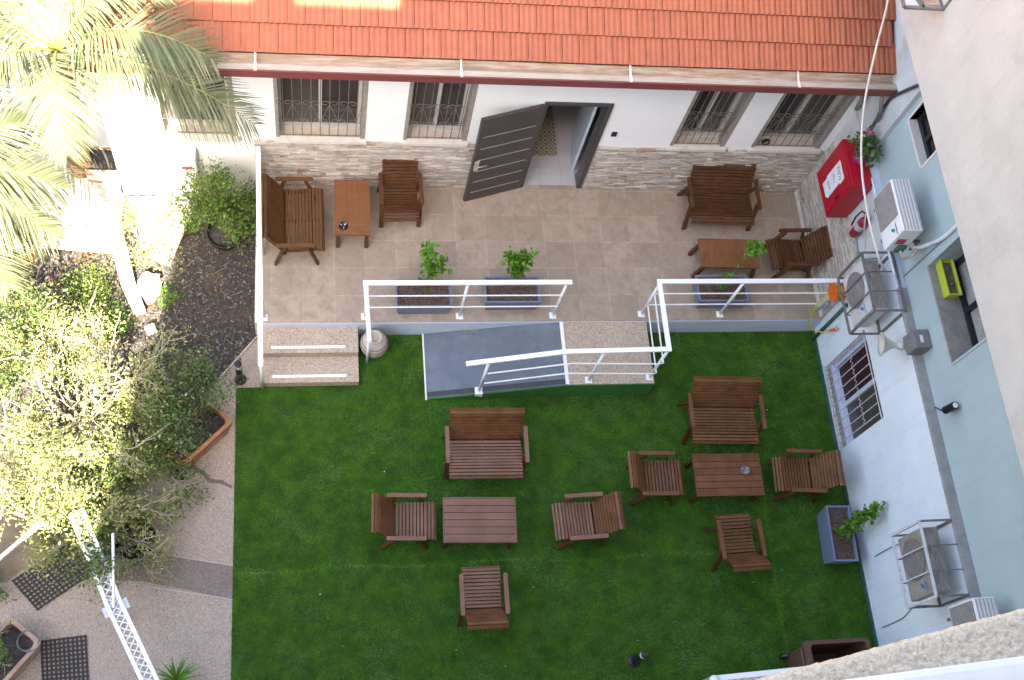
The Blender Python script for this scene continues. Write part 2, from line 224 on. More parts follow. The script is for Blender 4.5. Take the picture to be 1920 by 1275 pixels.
def carpet_material():
    m = mat('patterned_cement_tiles', (0.42, 0.36, 0.29), rough=0.5); t = m.node_tree; n = t.nodes; L = t.links
    b = n['Principled BSDF']; tc = [x for x in n if x.type == 'TEX_COORD'][0]
    mp = n.new('ShaderNodeMapping'); mp.inputs['Scale'].default_value = (6.6, 6.6, 0.0); L.new(tc.outputs['Object'], mp.inputs[0])
    fr = n.new('ShaderNodeVectorMath'); fr.operation = 'FRACTION'; L.new(mp.outputs[0], fr.inputs[0])
    su = n.new('ShaderNodeVectorMath'); su.operation = 'SUBTRACT'; su.inputs[1].default_value = (0.5, 0.5, 0.0); L.new(fr.outputs[0], su.inputs[0])
    ab = n.new('ShaderNodeVectorMath'); ab.operation = 'ABSOLUTE'; L.new(su.outputs[0], ab.inputs[0])
    ln = n.new('ShaderNodeVectorMath'); ln.operation = 'LENGTH'; L.new(su.outputs[0], ln.inputs[0])
    sp = n.new('ShaderNodeSeparateXYZ'); L.new(ab.outputs[0], sp.inputs[0])
    df = n.new('ShaderNodeMath'); df.operation = 'MULTIPLY'; L.new(sp.outputs[0], df.inputs[0]); L.new(sp.outputs[1], df.inputs[1])
    a1 = n.new('ShaderNodeMath'); a1.operation = 'MULTIPLY_ADD'; a1.inputs[1].default_value = 26.0; L.new(df.outputs[0], a1.inputs[0])
    l2 = n.new('ShaderNodeMath'); l2.operation = 'MULTIPLY'; l2.inputs[1].default_value = 17.0; L.new(ln.outputs['Value'], l2.inputs[0]); L.new(l2.outputs[0], a1.inputs[2])
    s = n.new('ShaderNodeMath'); s.operation = 'SINE'; L.new(a1.outputs[0], s.inputs[0])
    g = n.new('ShaderNodeMath'); g.operation = 'GREATER_THAN'; g.inputs[1].default_value = 0.05; L.new(s.outputs[0], g.inputs[0])
    mx = n.new('ShaderNodeMix'); mx.data_type = 'RGBA'; L.new(g.outputs[0], mx.inputs[0]); mx.inputs[6].default_value = (0.40, 0.345, 0.28, 1); mx.inputs[7].default_value = (0.15, 0.12, 0.095, 1)
    L.new(mx.outputs[2], b.inputs['Base Color'])
    return m
M['carpet'] = carpet_material()

def turf_material():
    m = mat('artificial_grass', (0.105, 0.285, 0.012), (0.022, 0.105, 0.005), scale=4.2, rough=0.75, spec=0.12, isl=0.6, isl_c=(0.105, 0.27, 0.015), trans=0.2, dirt=(0.19, 0.33, 0.115), dirt_scale=1.7, dirt_lo=0.46, dirt_hi=0.84, dirt_detail=4)
    return m
M['turf'] = turf_material()

# ------------------------------------------------------------------ mesh builder
class MB:
    def __init__(s): s.v = []; s.f = []; s.mi = []
    def add(s, vs, fs, mi=0):
        o = len(s.v); s.v += [tuple(x) for x in vs]; s.f += [tuple(i + o for i in f) for f in fs]; s.mi += [mi] * len(fs); return s
    def box(s, c, size, rot=None, mi=0, taper=1.0):
        hx, hy, hz = size[0] / 2, size[1] / 2, size[2] / 2
        P = []
        for z in (-1, 1):
            k = taper if z < 0 else 1.0
            for x, y in ((-1, -1), (1, -1), (1, 1), (-1, 1)): P.append(Vector((x * hx * k, y * hy * k, z * hz)))
        if rot is not None: P = [rot @ p for p in P]
        c = Vector(c); P = [p + c for p in P]
        return s.add(P, [(3, 2, 1, 0), (4, 5, 6, 7), (0, 1, 5, 4), (1, 2, 6, 5), (2, 3, 7, 6), (3, 0, 4, 7)], mi)
    def bb(s, lo, hi, mi=0):
        return s.box([(a + b) / 2 for a, b in zip(lo, hi)], [b - a for a, b in zip(lo, hi)], mi=mi)
    def bar(s, a, b, wd, ht, up=(0, 0, 1), mi=0):
        a, b = Vector(a), Vector(b); d = b - a; L = d.length
        if L < 1e-6: return s
        x = d / L; u = Vector(up); y = u.cross(x)
        if y.length < 1e-4: y = Vector((0, 1, 0)).cross(x)
        y.normalize(); z = x.cross(y)
        return s.box((a + b) / 2, (L, wd, ht), Matrix((x, y, z)).transposed(), mi)
    def tube(s, pts, r, n=8, mi=0, cap=True):
        pts = [Vector(p) for p in pts]; N = len(pts)
        rr = r if isinstance(r, (list, tuple)) else [r] * N
        t = [(pts[min(i + 1, N - 1)] - pts[max(i - 1, 0)]).normalized() for i in range(N)]
        u = t[0].orthogonal().normalized(); V = []
        for i in range(N):
            u = (u - t[i] * u.dot(t[i]))
            u = u.normalized() if u.length > 1e-5 else t[i].orthogonal().normalized()
            w_ = t[i].cross(u)
            for k in range(n):
                a = 2 * math.pi * k / n; V.append(pts[i] + (u * math.cos(a) + w_ * math.sin(a)) * rr[i])
        F = [(i * n + k, i * n + (k + 1) % n, (i + 1) * n + (k + 1) % n, (i + 1) * n + k) for i in range(N - 1) for k in range(n)]
        if cap: F += [tuple(range(n - 1, -1, -1)), tuple((N - 1) * n + k for k in range(n))]
        return s.add(V, F, mi)
    def lathe(s, prof, c=(0, 0, 0), n=24, mi=0, axis=None, caps=True):
        c = Vector(c); Q = Vector((0, 0, 1)).rotation_difference(Vector(axis)).to_matrix() if axis is not None else Matrix.Identity(3)
        V = []
        for r, z in prof:
            for k in range(n):
                a = 2 * math.pi * k / n; V.append(c + Q @ Vector((r * math.cos(a), r * math.sin(a), z)))
        F = [(i * n + k, i * n + (k + 1) % n, (i + 1) * n + (k + 1) % n, (i + 1) * n + k) for i in range(len(prof) - 1) for k in range(n)]
        if caps and prof[0][0] > 1e-5: F.append(tuple(range(n - 1, -1, -1)))
        if caps and prof[-1][0] > 1e-5: F.append(tuple((len(prof) - 1) * n + k for k in range(n)))
        return s.add(V, F, mi)
    def prism(s, poly, z0, z1, mi=0, f=None):
        n = len(poly); f = f or (lambda x, y, z: (x, y, z))
        V = [f(x, y, z0) for x, y in poly] + [f(x, y, z1) for x, y in poly]
        F = [tuple(range(n - 1, -1, -1)), tuple(range(n, 2 * n))] + [(i, (i + 1) % n, n + (i + 1) % n, n + i) for i in range(n)]
        return s.add(V, F, mi)
    def quad(s, a, b, c, d, mi=0): return s.add([a, b, c, d], [(0, 1, 2, 3)], mi)
    def build(s, name, mats, parent=None, smooth=False, bevel=0.0, recalc=True):
        me = bpy.data.meshes.new(name)
        off = Vector(parent_world(parent)) if parent else Vector((0, 0, 0))
        me.from_pydata([tuple(Vector(v) - off) for v in s.v], [], s.f)
        ms = mats if isinstance(mats, (list, tuple)) else [mats]
        for m_ in ms: me.materials.append(m_)
        if len(ms) > 1: me.polygons.foreach_set('material_index', s.mi)
        if recalc or bevel > 0:
            b = bmesh.new(); b.from_mesh(me); bmesh.ops.recalc_face_normals(b, faces=b.faces)
            if bevel > 0: bmesh.ops.bevel(b, geom=[e for e in b.edges if len(e.link_faces) == 2 and e.calc_face_angle(0) > 0.5], offset=bevel, segments=2, profile=0.5, affect='EDGES')
            b.to_mesh(me); b.free()
        if smooth: me.polygons.foreach_set('use_smooth', [True] * len(me.polygons))
        o = bpy.data.objects.new(name, me); COL.objects.link(o)
        if parent: o.parent = parent
        return o

def parent_world(p):
    v = Vector((0, 0, 0))
    while p is not None: v = v + p.location; p = p.parent
    return v

def tag(o, label=None, cat=None, group=None, kind=None):
    if label: o['label'] = label
    if cat: o['category'] = cat
    if group: o['group'] = group
    if kind: o['kind'] = kind
    return o
def thing(name, label, cat, loc=(0, 0, 0), group=None):
    o = bpy.data.objects.new(name, None); o.empty_display_size = 0.1; COL.objects.link(o); o.location = loc
    return tag(o, label, cat, group)
def structure(o): o['kind'] = 'structure'; return o
def dup(root, loc, rz, label):
    r = root.copy(); COL.objects.link(r); r.location = loc; r.rotation_euler = (0, 0, rz); r['label'] = label
    for ch in list(root.children):
        c = ch.copy(); COL.objects.link(c); c.parent = r
        for g in list(ch.children):
            d = g.copy(); COL.objects.link(d); d.parent = c
    return r

def np_mesh(name, V, F, material, parent=None, smooth=False):
    """V (n,3) array, F (m,k) array of equal-size faces"""
    me = bpy.data.meshes.new(name); V = np.asarray(V, np.float32); F = np.asarray(F, np.int32)
    off = np.array(parent_world(parent)) if parent else np.zeros(3)
    me.vertices.add(len(V)); me.vertices.foreach_set('co', (V - off).astype(np.float32).ravel())
    k = F.shape[1]; me.loops.add(F.size); me.loops.foreach_set('vertex_index', F.ravel())
    me.polygons.add(len(F)); me.polygons.foreach_set('loop_start', np.arange(0, F.size, k, dtype=np.int32))
    if smooth: me.polygons.foreach_set('use_smooth', [True] * len(F))
    me.update(calc_edges=True); me.validate(); me.materials.append(material)
    o = bpy.data.objects.new(name, me); COL.objects.link(o)
    if parent: o.parent = parent
    return o

def leaves(P, size, material, name, parent=None, up=0.5, aspect=0.5, jitter=0.4, out=None):
    """one folded four-vertex leaf (two triangles) per point"""
    P = np.asarray(P, float); n = len(P)
    d = RNG.normal(size=(n, 3))
    if out is not None: d = d + out * 1.2
    d /= np.linalg.norm(d, axis=1, keepdims=True)
    nn = RNG.normal(size=(n, 3)) * (1 - up) + np.array([0, 0, 1.0]) * up
    b = np.cross(nn, d); b /= np.maximum(np.linalg.norm(b, axis=1, keepdims=True), 1e-6); nn = np.cross(d, b)
    s = size * (1 + jitter * (RNG.random(n) * 2 - 1))[:, None]
    base = P; tip = P + d * s; l = P + d * s * 0.45 + b * s * aspect / 2 + nn * s * 0.10; r = P + d * s * 0.45 - b * s * aspect / 2 + nn * s * 0.10
    V = np.stack([base, r, tip, l], 1).reshape(-1, 3); i = np.arange(n) * 4
    F = np.concatenate([np.stack([i, i + 1, i + 2], 1), np.stack([i, i + 2, i + 3], 1)])
    return np_mesh(name, V, F, material, parent)

def branchy(base, direction, length, r0, depth=4, spread=0.6, kids=3, up=0.15, rnd=None, seg=4, ratio=0.68):
    """returns (list of (pts, radii), tip samples)"""
    rnd = rnd or random; out = []; tips = []
    def grow(p, d, L, r, k):
        pts = [p.copy()]; rad = [r]; q = p.copy(); dd = d.copy()
        for i in range(seg):
            dd = (dd + Vector((rnd.gauss(0, .16), rnd.gauss(0, .16), rnd.gauss(0, .12) + up * 0.2))).normalized()
            q = q + dd * (L / seg); pts.append(q.copy()); rad.append(r * (1 - 0.5 * (i + 1) / seg))
        out.append((pts, rad))
        if k <= 1:
            tips.extend(pts[1:])
        if k <= 0: return
        if k <= 2: tips.append(pts[-1])
        for i in range(kids):
            a = rnd.random() * 2 * math.pi; o = dd.orthogonal().normalized(); o2 = dd.cross(o)
            nd = (dd + (o * math.cos(a) + o2 * math.sin(a)) * spread * (0.6 + 0.8 * rnd.random()) + Vector((0, 0, up))).normalized()
            st = pts[-1] if i == 0 else pts[rnd.randrange(2, len(pts))]
            grow(st, nd, L * ratio * (0.8 + 0.4 * rnd.random()), r * 0.55, k - 1)
    grow(Vector(base), Vector(direction).normalized(), length, r0, depth)
    return out, tips

def make_wood(br, material, name, parent, n=5):
    mb = MB()
    for pts, rad in br: mb.tube(pts, rad, n=n, cap=False)
    return mb.build(name, material, parent, smooth=True, recalc=False)
def around(tips, n, s):
    T = np.array([tuple(t) for t in tips]); return T[RNG.integers(0, len(T), n)] + RNG.normal(size=(n, 3)) * s

def text_mesh(body, size, name, material, parent, origin, xdir, ydir, depth=0.002, align='CENTER', xscale=1.0):
    cu = bpy.data.curves.new('txt', 'FONT'); cu.body = body; cu.size = size; cu.align_x = align; cu.align_y = 'CENTER'; cu.extrude = depth
    o = bpy.data.objects.new('txt', cu); COL.objects.link(o)
    dg = bpy.context.evaluated_depsgraph_get(); me = bpy.data.meshes.new_from_object(o.evaluated_get(dg))
    bpy.data.objects.remove(o); bpy.data.curves.remove(cu)
    x = Vector(xdir).normalized(); y = Vector(ydir).normalized(); z = x.cross(y)
    off = parent_world(parent) if parent else Vector((0, 0, 0))
    mt = Matrix.Translation(Vector(origin) - off) @ Matrix((x * xscale, y, z)).transposed().to_4x4()
    me.transform(mt); me.name = name; me.materials.clear(); me.materials.append(material)
    ob = bpy.data.objects.new(name, me); COL.objects.link(ob)
    if parent: ob.parent = parent
    return ob

# ------------------------------------------------------------------ setting
ZP, Y0, D, W = 0.405, 6.68, 8.95, 7.64
TB = W + 0.09
def sheet(name, poly, z, material):
    return structure(MB().add([(x, y, z) for x, y in poly], [tuple(range(len(poly)))]).build(name, material, recalc=False))
sheet('ground', [(-60, -60), (60, -60), (60, 60), (-60, 60)], -0.03, M['ground'])
sheet('path', [(-9, -0.3), (-1.02, -0.3), (-1.02, 5.88), (-0.69, 5.88), (-0.69, 6.66), (-0.77, 6.6), (-1.19, 6.10), (-2.12, 4.74), (-2.6, 4.25), (-9, 4.25)], -0.004, M['terrazzo'])
sheet('soil_patch', [(-9, 2.9), (-3.78, 3.32), (-3.0, 3.95), (-2.6, 4.25), (-9, 4.25)], 0.003, M['ground'])
sheet('path_band', [(-1.02, 2.97), (-1.02, 3.40), (-2.12, 3.66), (-2.6, 3.72), (-2.6, 3.30), (-2.12, 3.25)], 0.002, M['terrazzo_dark'])
sheet('path_stain', [(-1.62, 4.86), (-1.50, 4.74), (-1.40, 4.68), (-1.33, 4.58), (-1.18, 4.56), (-1.05, 4.47), (-1.05, 4.44), (-1.20, 4.51), (-1.36, 4.53), (-1.43, 4.63), (-1.56, 4.70), (-1.66, 4.82)], 0.003, M['terrazzo_wet'])
mj = MB(); mj.bar((-1.02, 3.405, 0.003), (-2.6, 3.735, 0.003), 0.012, 0.004); mj.bar((-1.02, 2.965, 0.003), (-2.6, 3.29, 0.003), 0.012, 0.004)
structure(mj.build('path_joint', M['pale_stone']))
sheet('soil_bed', [(-0.70, 6.68), (-0.70, 8.95), (-9, 8.95), (-9, 4.25), (-2.6, 4.25), (-2.12, 4.74), (-1.19, 6.10), (-0.77, 6.6)], 0.004, M['soil'])
mk = MB()
for a, b in (((-0.74, 6.66), (-1.19, 6.10)), ((-1.19, 6.10), (-2.12, 4.74))): mk.bar((*a, 0.004), (*b, 0.004), 0.02, 0.025)
structure(mk.build('path_edging', M['pale_stone']))
sheet('paving', [(-1.62, 8.94), (-1.78, 8.35), (-1.98, 7.75), (-2.30, 7.9), (-2.62, 8.9)], 0.032, M['pale_stone'])
sheet('paving_slab', [(-2.66, 8.9), (-2.70, 7.95), (-3.9, 8.05), (-4.6, 8.6), (-4.6, 12.5), (-2.72, 12.5), (-2.72, 9.0)], 0.034, M['pale_stone'])
lawn_poly = [(-1.02, -0.3), (W - 0.02, -0.3), (W - 0.02, 6.66), (0.66, 6.66), (0.66, 5.89), (-1.02, 5.88)]
sheet('lawn', lawn_poly, 0.0, M['lawn'])

def grass_blades():
    n = 330000
    x = RNG.uniform(-1.03, W - 0.03, n); y = RNG.uniform(1.05, 6.66, n)
    ok = ~((y > 5.88) & (x < 0.67)) & ~((x > 1.62) & (x < 4.88) & (y > 5.71))
    x, y = x[ok], y[ok]; n = len(x)
    a = RNG.uniform(0, 2 * np.pi, n); lean = RNG.uniform(0.2, 1.0, n)
    # pile direction drifts slowly over the carpet, so bands of blades lie differently
    drift = 1.3 * np.sin(x * 1.1 + 0.7 * np.sin(y * 1.9)) + 1.1 * np.sin(y * 2.3 + x * 0.6)
    dx = np.cos(a) * 0.75 + np.cos(drift) * 0.6; dy = np.sin(a) * 0.75 + np.sin(drift) * 0.6
    flat = (np.abs(y - 3.30 - 0.02 * np.sin(x * 3)) < 0.022) | (np.abs(x - 6.35 - 0.03 * np.sin(y * 2)) < 0.03) & (y < 4.2)
    lean[flat] = 1.25
    h = RNG.uniform(0.020, 0.038, n); wd = RNG.uniform(0.0022, 0.0038, n)
    px, py = -np.sin(a) * wd, np.cos(a) * wd
    z0 = np.zeros(n)
    A = np.stack([x - px, y - py, z0], 1); B = np.stack([x + px, y + py, z0], 1)
    C = np.stack([x + dx * h * lean * 0.9, y + dy * h * lean * 0.9, h * np.maximum(1.05 - 0.6 * lean, 0.25)], 1)
    V = np.stack([A, B, C], 1).reshape(-1, 3); F = np.arange(3 * n).reshape(-1, 3)
    o = np_mesh('grass', V, F, M['turf']); o['kind'] = 'stuff'; tag(o, 'short bright green artificial grass of the courtyard', 'grass')
grass_blades()
def crumbs():
    mb = MB()
    for i in range(30):
        x, y = random.uniform(-0.9, 7.5), random.uniform(1.4, 6.5)
        if (x < 0.7 and y > 5.8) or (1.6 < x < 4.9 and y > 5.6): continue
        s = random.uniform(0.005, 0.011); a = random.random() * 6.28
        mb.box((x, y, 0.036), (s * 1.6, s, 0.004), Matrix.Rotation(a, 3, 'Z'), mi=0 if random.random() < 0.7 else 1)
    o = mb.build('fallen_petals', [M['flower_white'], M['leaf_yellow']]); o['kind'] = 'stuff'; tag(o, 'tiny pale petals scattered over the artificial grass', 'litter')
crumbs()

# patio slab
structure(MB().bb((-0.70, Y0, -0.02), (W, D + 0.02, ZP)).build('patio', M['patio']))
structure(MB().bb((-0.71, Y0 - 0.012, -0.02), (W, Y0 - 0.002, ZP - 0.012)).build('patio_riser', M['rail_tile']))
structure(MB().bb((-0.76, Y0, -0.02), (-0.703, D, ZP + 0.012)).build('patio_kerb', M['sill']))

# stairs and ramp
st = thing('stairs', 'two pinkish granite-chip steps with white grip strips', 'stairs', (0, 6.28, 0))
MB().bb((-0.69, 6.28, -0.02), (0.66, Y0 - 0.014, 0.27)).build('step', M['granite'], st)
MB().bb((-0.69, 5.89, -0.02), (0.66, 6.278, 0.135)).build('step', M['granite'], st)
MB().bb((-0.54, 6.345, 0.27), (0.48, 6.385, 0.276)).build('grip_strip', M['white_metal'], st)
MB().bb((-0.53, 5.965, 0.135), (0.49, 6.005, 0.141)).build('grip_strip', M['white_metal'], st)
rp = thing('wheelchair_ramp', 'blue grey wheelchair ramp rising to a speckled granite landing', 'ramp', (3.2, 6.2, 0))
y1, y2 = 5.69, Y0 - 0.014
mb = MB(); mb.add([(1.61, y1 - .02, -0.02), (3.58, y1, -0.02), (3.58, y2, -0.02), (1.61, y2, -0.02), (1.61, y1 - .02, 0.02), (3.58, y1, ZP - 0.002), (3.58, y2, ZP - 0.002), (1.61, y2, 0.02)],
                 [(3, 2, 1, 0), (4, 5, 6, 7), (0, 1, 5, 4), (1, 2, 6, 5), (2, 3, 7, 6), (3, 0, 4, 7)]); mb.build('ramp_deck', M['rampgrey'], rp)
MB().bb((3.60, y1, -0.02), (4.86, y2, ZP - 0.003)).build('landing', M['granite'], rp)
mb = MB(); mb.add([(1.60, y1 - .045, -0.02), (4.87, y1 - .012, -0.02), (4.87, y1 - .012, ZP - .02), (3.59, y1 - .012, ZP - .02), (1.60, y1 - .045, 0.015), (1.60, y1 - .022, -0.02), (4.87, y1 - .002, -0.02), (4.87, y1 - .002, ZP - .02), (3.59, y1 - .002, ZP - .02), (1.60, y1 - .022, 0.015)],
                 [(0, 1, 2, 3, 4), (9, 8, 7, 6, 5), (3, 2, 7, 8), (4, 3, 8, 9), (1, 6, 7, 2), (0, 4, 9, 5)]); mb.build('side_panel', M['green_paint'], rp)
MB().bb((3.555, y1 + .003, ZP - 0.02), (3.605, y2, ZP + 0.006)).build('edge_strip', M['white_metal'], rp)
MB().bb((1.592, y1 - .05, -0.01), (1.612, y2, 0.024)).build('edge_strip', M['white_metal'], rp)
MB().bar((1.62, y1 + .03, 0.024), (3.55, y1 + .05, ZP), 0.07, 0.012).build('edge_band', M['rampedge'], rp)

# ------------------------------------------------------------------ house
house = thing('house', 'white plastered house with red tiled roof and stone-clad base behind the patio', 'house', (2.5, D, 0))
XL, XR = -2.66, W
WIN = [(-1.95, -0.95), (-0.44, 0.77), (1.30, 2.20), (5.19, 6.03), (6.44, 7.52)]
DOOR = (3.15, 4.11)
ZS, ZT, ZW, ZDT = 1.58, 3.30, 3.60, 2.575
mb = MB()
ops = sorted([(a, b, ZS, ZT) for a, b in WIN] + [(DOOR[0], DOOR[1], 0.0, ZDT)])
x = XL
for a, b, z0, z1 in ops:
    mb.bb((x, D, -0.03), (a, D + 0.25, ZW)); 
    if z0 > 0: mb.bb((a, D, -0.03), (b, D + 0.25, z0))
    mb.bb((a, D, z1), (b, D + 0.25, ZW)); x = b
mb.bb((x, D, -0.03), (XR + 0.05, D + 0.25, ZW))
mb.bb((XL, D + 0.25, -0.03), (XL + 0.2, 16.5, ZW)); mb.bb((XL, 16.3, -0.03), (XR, 16.5, ZW))
mb.build('wall', M['plaster'], house)

def ledger(a0, a1, z0, z1, fmap, parent, name, avoid=(), kind=M['ledger'], p0=0.008, p1=0.055):
    mb = MB(); z = z0
    while z < z1 - 0.004:
        h = min(random.uniform(0.018, 0.032), z1 - z); x = a0 - random.random() * 0.2
        while x < a1:
            l = random.uniform(0.07, 0.32); xa, xb = max(x, a0), min(x + l, a1)
            for c, d in avoid:
                if xa < c < xb: xb = c
                elif c <= xa < d: xa = max(xa, min(d, xb))
            if xb - xa > 0.01 and not any(c <= (xa + xb) / 2 <= d for c, d in avoid):
                p = random.uniform(p0, p1); mi = 1 if random.random() < 0.06 else 0
                fmap(mb, xa + 0.001, xb - 0.001, z + 0.001, z + h - 0.0015, p, mi)
            x += l
        z += h
    mb.build(name, [kind, M['ledger_warm']], parent, recalc=False)
ledger(-0.74, W - 0.02, ZP + 0.003, ZS - 0.055, lambda mb, a, b, c, d, p, mi: mb.bb((a, D - p, c), (b, D - 0.001, d), mi), house, 'stone_cladding', avoid=[(DOOR[0] - 0.02, DOOR[1] + 0.02)])

def scroll(mb, c, r, flip, r0=0.006):
    pts = []
    for k in range(15):
        a = math.pi * (0.0 + k / 14 * 1.75); rr = r * (1 - 0.55 * k / 14)
        pts.append((c[0] + flip * math.cos(a) * rr, c[1], c[2] + math.sin(a) * rr))
    mb.tube(pts, r0, n=5)
def house_window(a, b, dark_right=True):
    g = 0.20
    wmb = MB(); yb = D + 0.02
    for (p, q) in ((a, a + 0.05), (b - 0.065, b)): wmb.bb((p, D - 0.004, ZS + .006), (q, D + g + 0.03, ZT))
    wmb.bb((a + .05, D - 0.004, ZT - 0.05), (b - .065, D + g + 0.03, ZT))
    win = wmb.build('window', M['jamb'], house)
    f = MB(); i0, i1 = a + 0.05, b - 0.065; yf = D + g; zb = ZS + 0.006
    f.bb((i0, yf - 0.03, zb), (i0 + 0.035, yf + 0.02, ZT - .05)); f.bb((i1 - 0.05, yf - 0.03, zb), (i1, yf + 0.02, ZT - .05))
    xm = (i0 + i1) / 2; f.bb((xm - 0.022, yf - 0.035, zb + .055), (xm + 0.022, yf + 0.015, ZT - .051)); f.bb((i0 + .035, yf - 0.032, zb), (i1 - .05, yf + 0.02, zb + 0.055)); f.bb((i0 + .035, yf - 0.03, ZT - 0.09), (i1 - .05, yf + 0.02, ZT - .05))
    f.build('frame', M['alu'], win)
    MB().bb((i0 + .01, yf + 0.022, zb), (xm, yf + 0.03, ZT - .05)).build('pane', M['glass_brown'] if dark_right else M['glass'], win)
    MB().bb((xm, yf + 0.022, zb), (i1 - .01, yf + 0.03, ZT - .05)).build('pane', M['glass'] if dark_right else M['glass_brown'], win)
    MB().bb((i0 + .001, D + 0.02, ZS - 0.012), (i1 - .001, yf - 0.04, ZS + 0.010)).build('inner_sill', M['marble'], win)
    MB().bb((a - 0.02, D - 0.062, ZS - 0.052), (b + 0.02, D + 0.018, ZS + 0.004)).build('sill', M['sill'], win)
    gr = MB(); n = max(5, int(round((b - a) / 0.128))); yg = D + 0.03
    xs = [i0 + (i1 - i0) * (k + 0.5) / n for k in range(n)]
    for k, xx in enumerate(xs):
        gr.tube([(xx, yg, ZS), (xx, yg, ZT - .06)], 0.0065, n=5)
    gr.tube([(i0, yg, ZS + 0.025), (i1, yg, ZS + 0.025)], 0.007, n=5); gr.tube([(i0, yg, ZS + 0.34), (i1, yg, ZS + 0.34)], 0.006, n=5)
    dx = (i1 - i0) / n
    for k, xx in enumerate(xs):
        xc = xx - dx / 2
        scroll(gr, (xc, yg, ZS + 0.77), dx * 0.47, 1 if k % 2 else -1); scroll(gr, (xc, yg, ZS + 0.375), dx * 0.30, -1 if k % 2 else 1)
        if k % 2 == 0:
            gr.tube([(xx, yg, ZS + 0.34), (xx - dx, yg, ZS + 0.75)], 0.005, n=4)
            gr.tube([(xx, yg, ZS + 0.34), (min(xx + dx, i1), yg, ZS + 0.75)], 0.005, n=4)
    gr.build('grille', M['iron'], win)
for k, (a, b) in enumerate(WIN): house_window(a, b, k < 3)

# roof
def roof():
    tw, ex, tl = 0.218, 0.355, 0.41; sl_ = R(24); y0, z0 = 8.735, 3.685
    cs, sn = math.cos(sl_), math.sin(sl_)
    prof = [(.002 + .213 * k / 18, .011 * (0.5 - 0.5 * math.cos(2 * math.pi * 3 * k / 18)) + (.004 if k < 3 else 0)) for k in range(19)]
    V = []; F = []; mi = []; rows = 14
    for r in range(rows):
        n = int((7.72 - (XL - 0.02)) / tw)
        for c in range(n):
            xo = 7.72 - (c + 1) * tw - (tw * 0.5 if r % 2 else 0)
            if xo < XL - 0.12: continue
            if r % 2 == 1 and c == 0: pass
            j = random.uniform(-0.0015, 0.0015); jz = random.uniform(-0.001, 0.001)
            lo = r * ex + j; hi = lo + tl; o = len(V)
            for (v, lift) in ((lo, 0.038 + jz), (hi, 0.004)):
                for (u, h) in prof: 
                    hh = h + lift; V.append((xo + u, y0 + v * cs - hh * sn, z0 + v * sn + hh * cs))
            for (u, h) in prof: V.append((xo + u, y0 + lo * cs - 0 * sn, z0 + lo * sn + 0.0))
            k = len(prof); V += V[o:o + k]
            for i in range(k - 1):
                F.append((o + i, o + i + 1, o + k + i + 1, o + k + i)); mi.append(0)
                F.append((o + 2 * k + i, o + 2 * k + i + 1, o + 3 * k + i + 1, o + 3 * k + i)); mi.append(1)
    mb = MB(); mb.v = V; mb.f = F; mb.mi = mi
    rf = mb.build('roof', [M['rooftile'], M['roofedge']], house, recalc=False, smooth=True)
    dk = MB(); L_ = rows * ex
    dk.add([(XL - .1, y0 + .02, z0 - .03), (7.72, y0 + .02, z0 - .03), (7.72, y0 + L_ * cs, z0 + L_ * sn - .03), (XL - .1, y0 + L_ * cs, z0 + L_ * sn - .03),
            (XL - .1, y0 + .02, z0 - .15), (7.72, y0 + .02, z0 - .15), (7.72, y0 + L_ * cs, z0 + L_ * sn - .15), (XL - .1, y0 + L_ * cs, z0 + L_ * sn - .15)],
           [(0, 1, 2, 3), (7, 6, 5, 4), (4, 5, 1, 0), (5, 6, 2, 1), (6, 7, 3, 2), (7, 4, 0, 3)])
    dk.build('roof_deck', M['roofedge'], rf)
    g = MB(); X0, X1 = XL - 0.10, 7.70
    g.bb((X0, 8.515, 3.60), (X1, 8.60, 3.652)); gt = g.build('gutter', M['gutter'], house)
    g2 = MB(); g2.add([(X0, 8.60, 3.648), (X1, 8.60, 3.648), (X1, 8.625, 3.585), (X0, 8.625, 3.585), (X1, 8.70, 3.585), (X0, 8.70, 3.585), (X1, 8.80, 3.70), (X0, 8.80, 3.70)],
                      [(0, 1, 2, 3), (3, 2, 4, 5), (5, 4, 6, 7)]); g2.bb((X0, 8.52, 3.53), (X1, D, 3.575)); g2.build('gutter_bed', M['gutter_in'], gt, recalc=False)
    MB().bb((X0, 8.488, 3.535), (X1, 8.513, 3.655)).build('fascia', M['fascia'], gt)
    for xx in (-0.62, 1.86, 4.02, 6.28):
        c = MB(); c.bb((xx - .017, 8.500, 3.656), (xx + .017, 8.62, 3.662)); c.bar((xx, 8.61, 3.66), (xx, 8.73, 3.70), 0.022, 0.010); c.build('gutter_clamp', M['sill'], gt)
    for xx in (-0.62, 1.86, 4.02, 6.28): pass
roof()

# door and hall
fr = MB(); zt = ZDT
fr.bb((DOOR[0], D - 0.03, ZP), (DOOR[0] + 0.05, D + 0.17, zt - .05)); fr.bb((DOOR[1] - 0.07, D - 0.03, ZP), (DOOR[1], D + 0.17, zt - .05)); fr.bb((DOOR[0], D - 0.03, zt - 0.05), (DOOR[1], D + 0.17, zt))
fr.build('door_frame', M['door'], house)
ang = math.atan2(-0.263, -0.894)
hx, hy = DOOR[0] + 0.02, D - 0.04
def dpt(u, n_, z):  # u along the leaf from the hinge, n_ off the visible face
    dxu, dyu = math.cos(ang), math.sin(ang); nx, ny = dyu * -1, dxu  # candidate normal
    nx, ny = (-dyu, dxu) if (-dyu * 0.0 + dxu * -1) > 0 else (dyu, -dxu)
    return (hx + dxu * u + nx * n_, hy + dyu * u + ny * n_, z)
def dbox(mb, u0, u1, n0, n1, z0, z1):
    V = [dpt(u, n_, z) for z in (z0, z1) for (u, n_) in ((u0, n0), (u1, n0), (u1, n1), (u0, n1))]
    mb.add(V, [(3, 2, 1, 0), (4, 5, 6, 7), (0, 1, 5, 4), (1, 2, 6, 5), (2, 3, 7, 6), (3, 0, 4, 7)])
DL, DH = 0.925, zt - 0.055
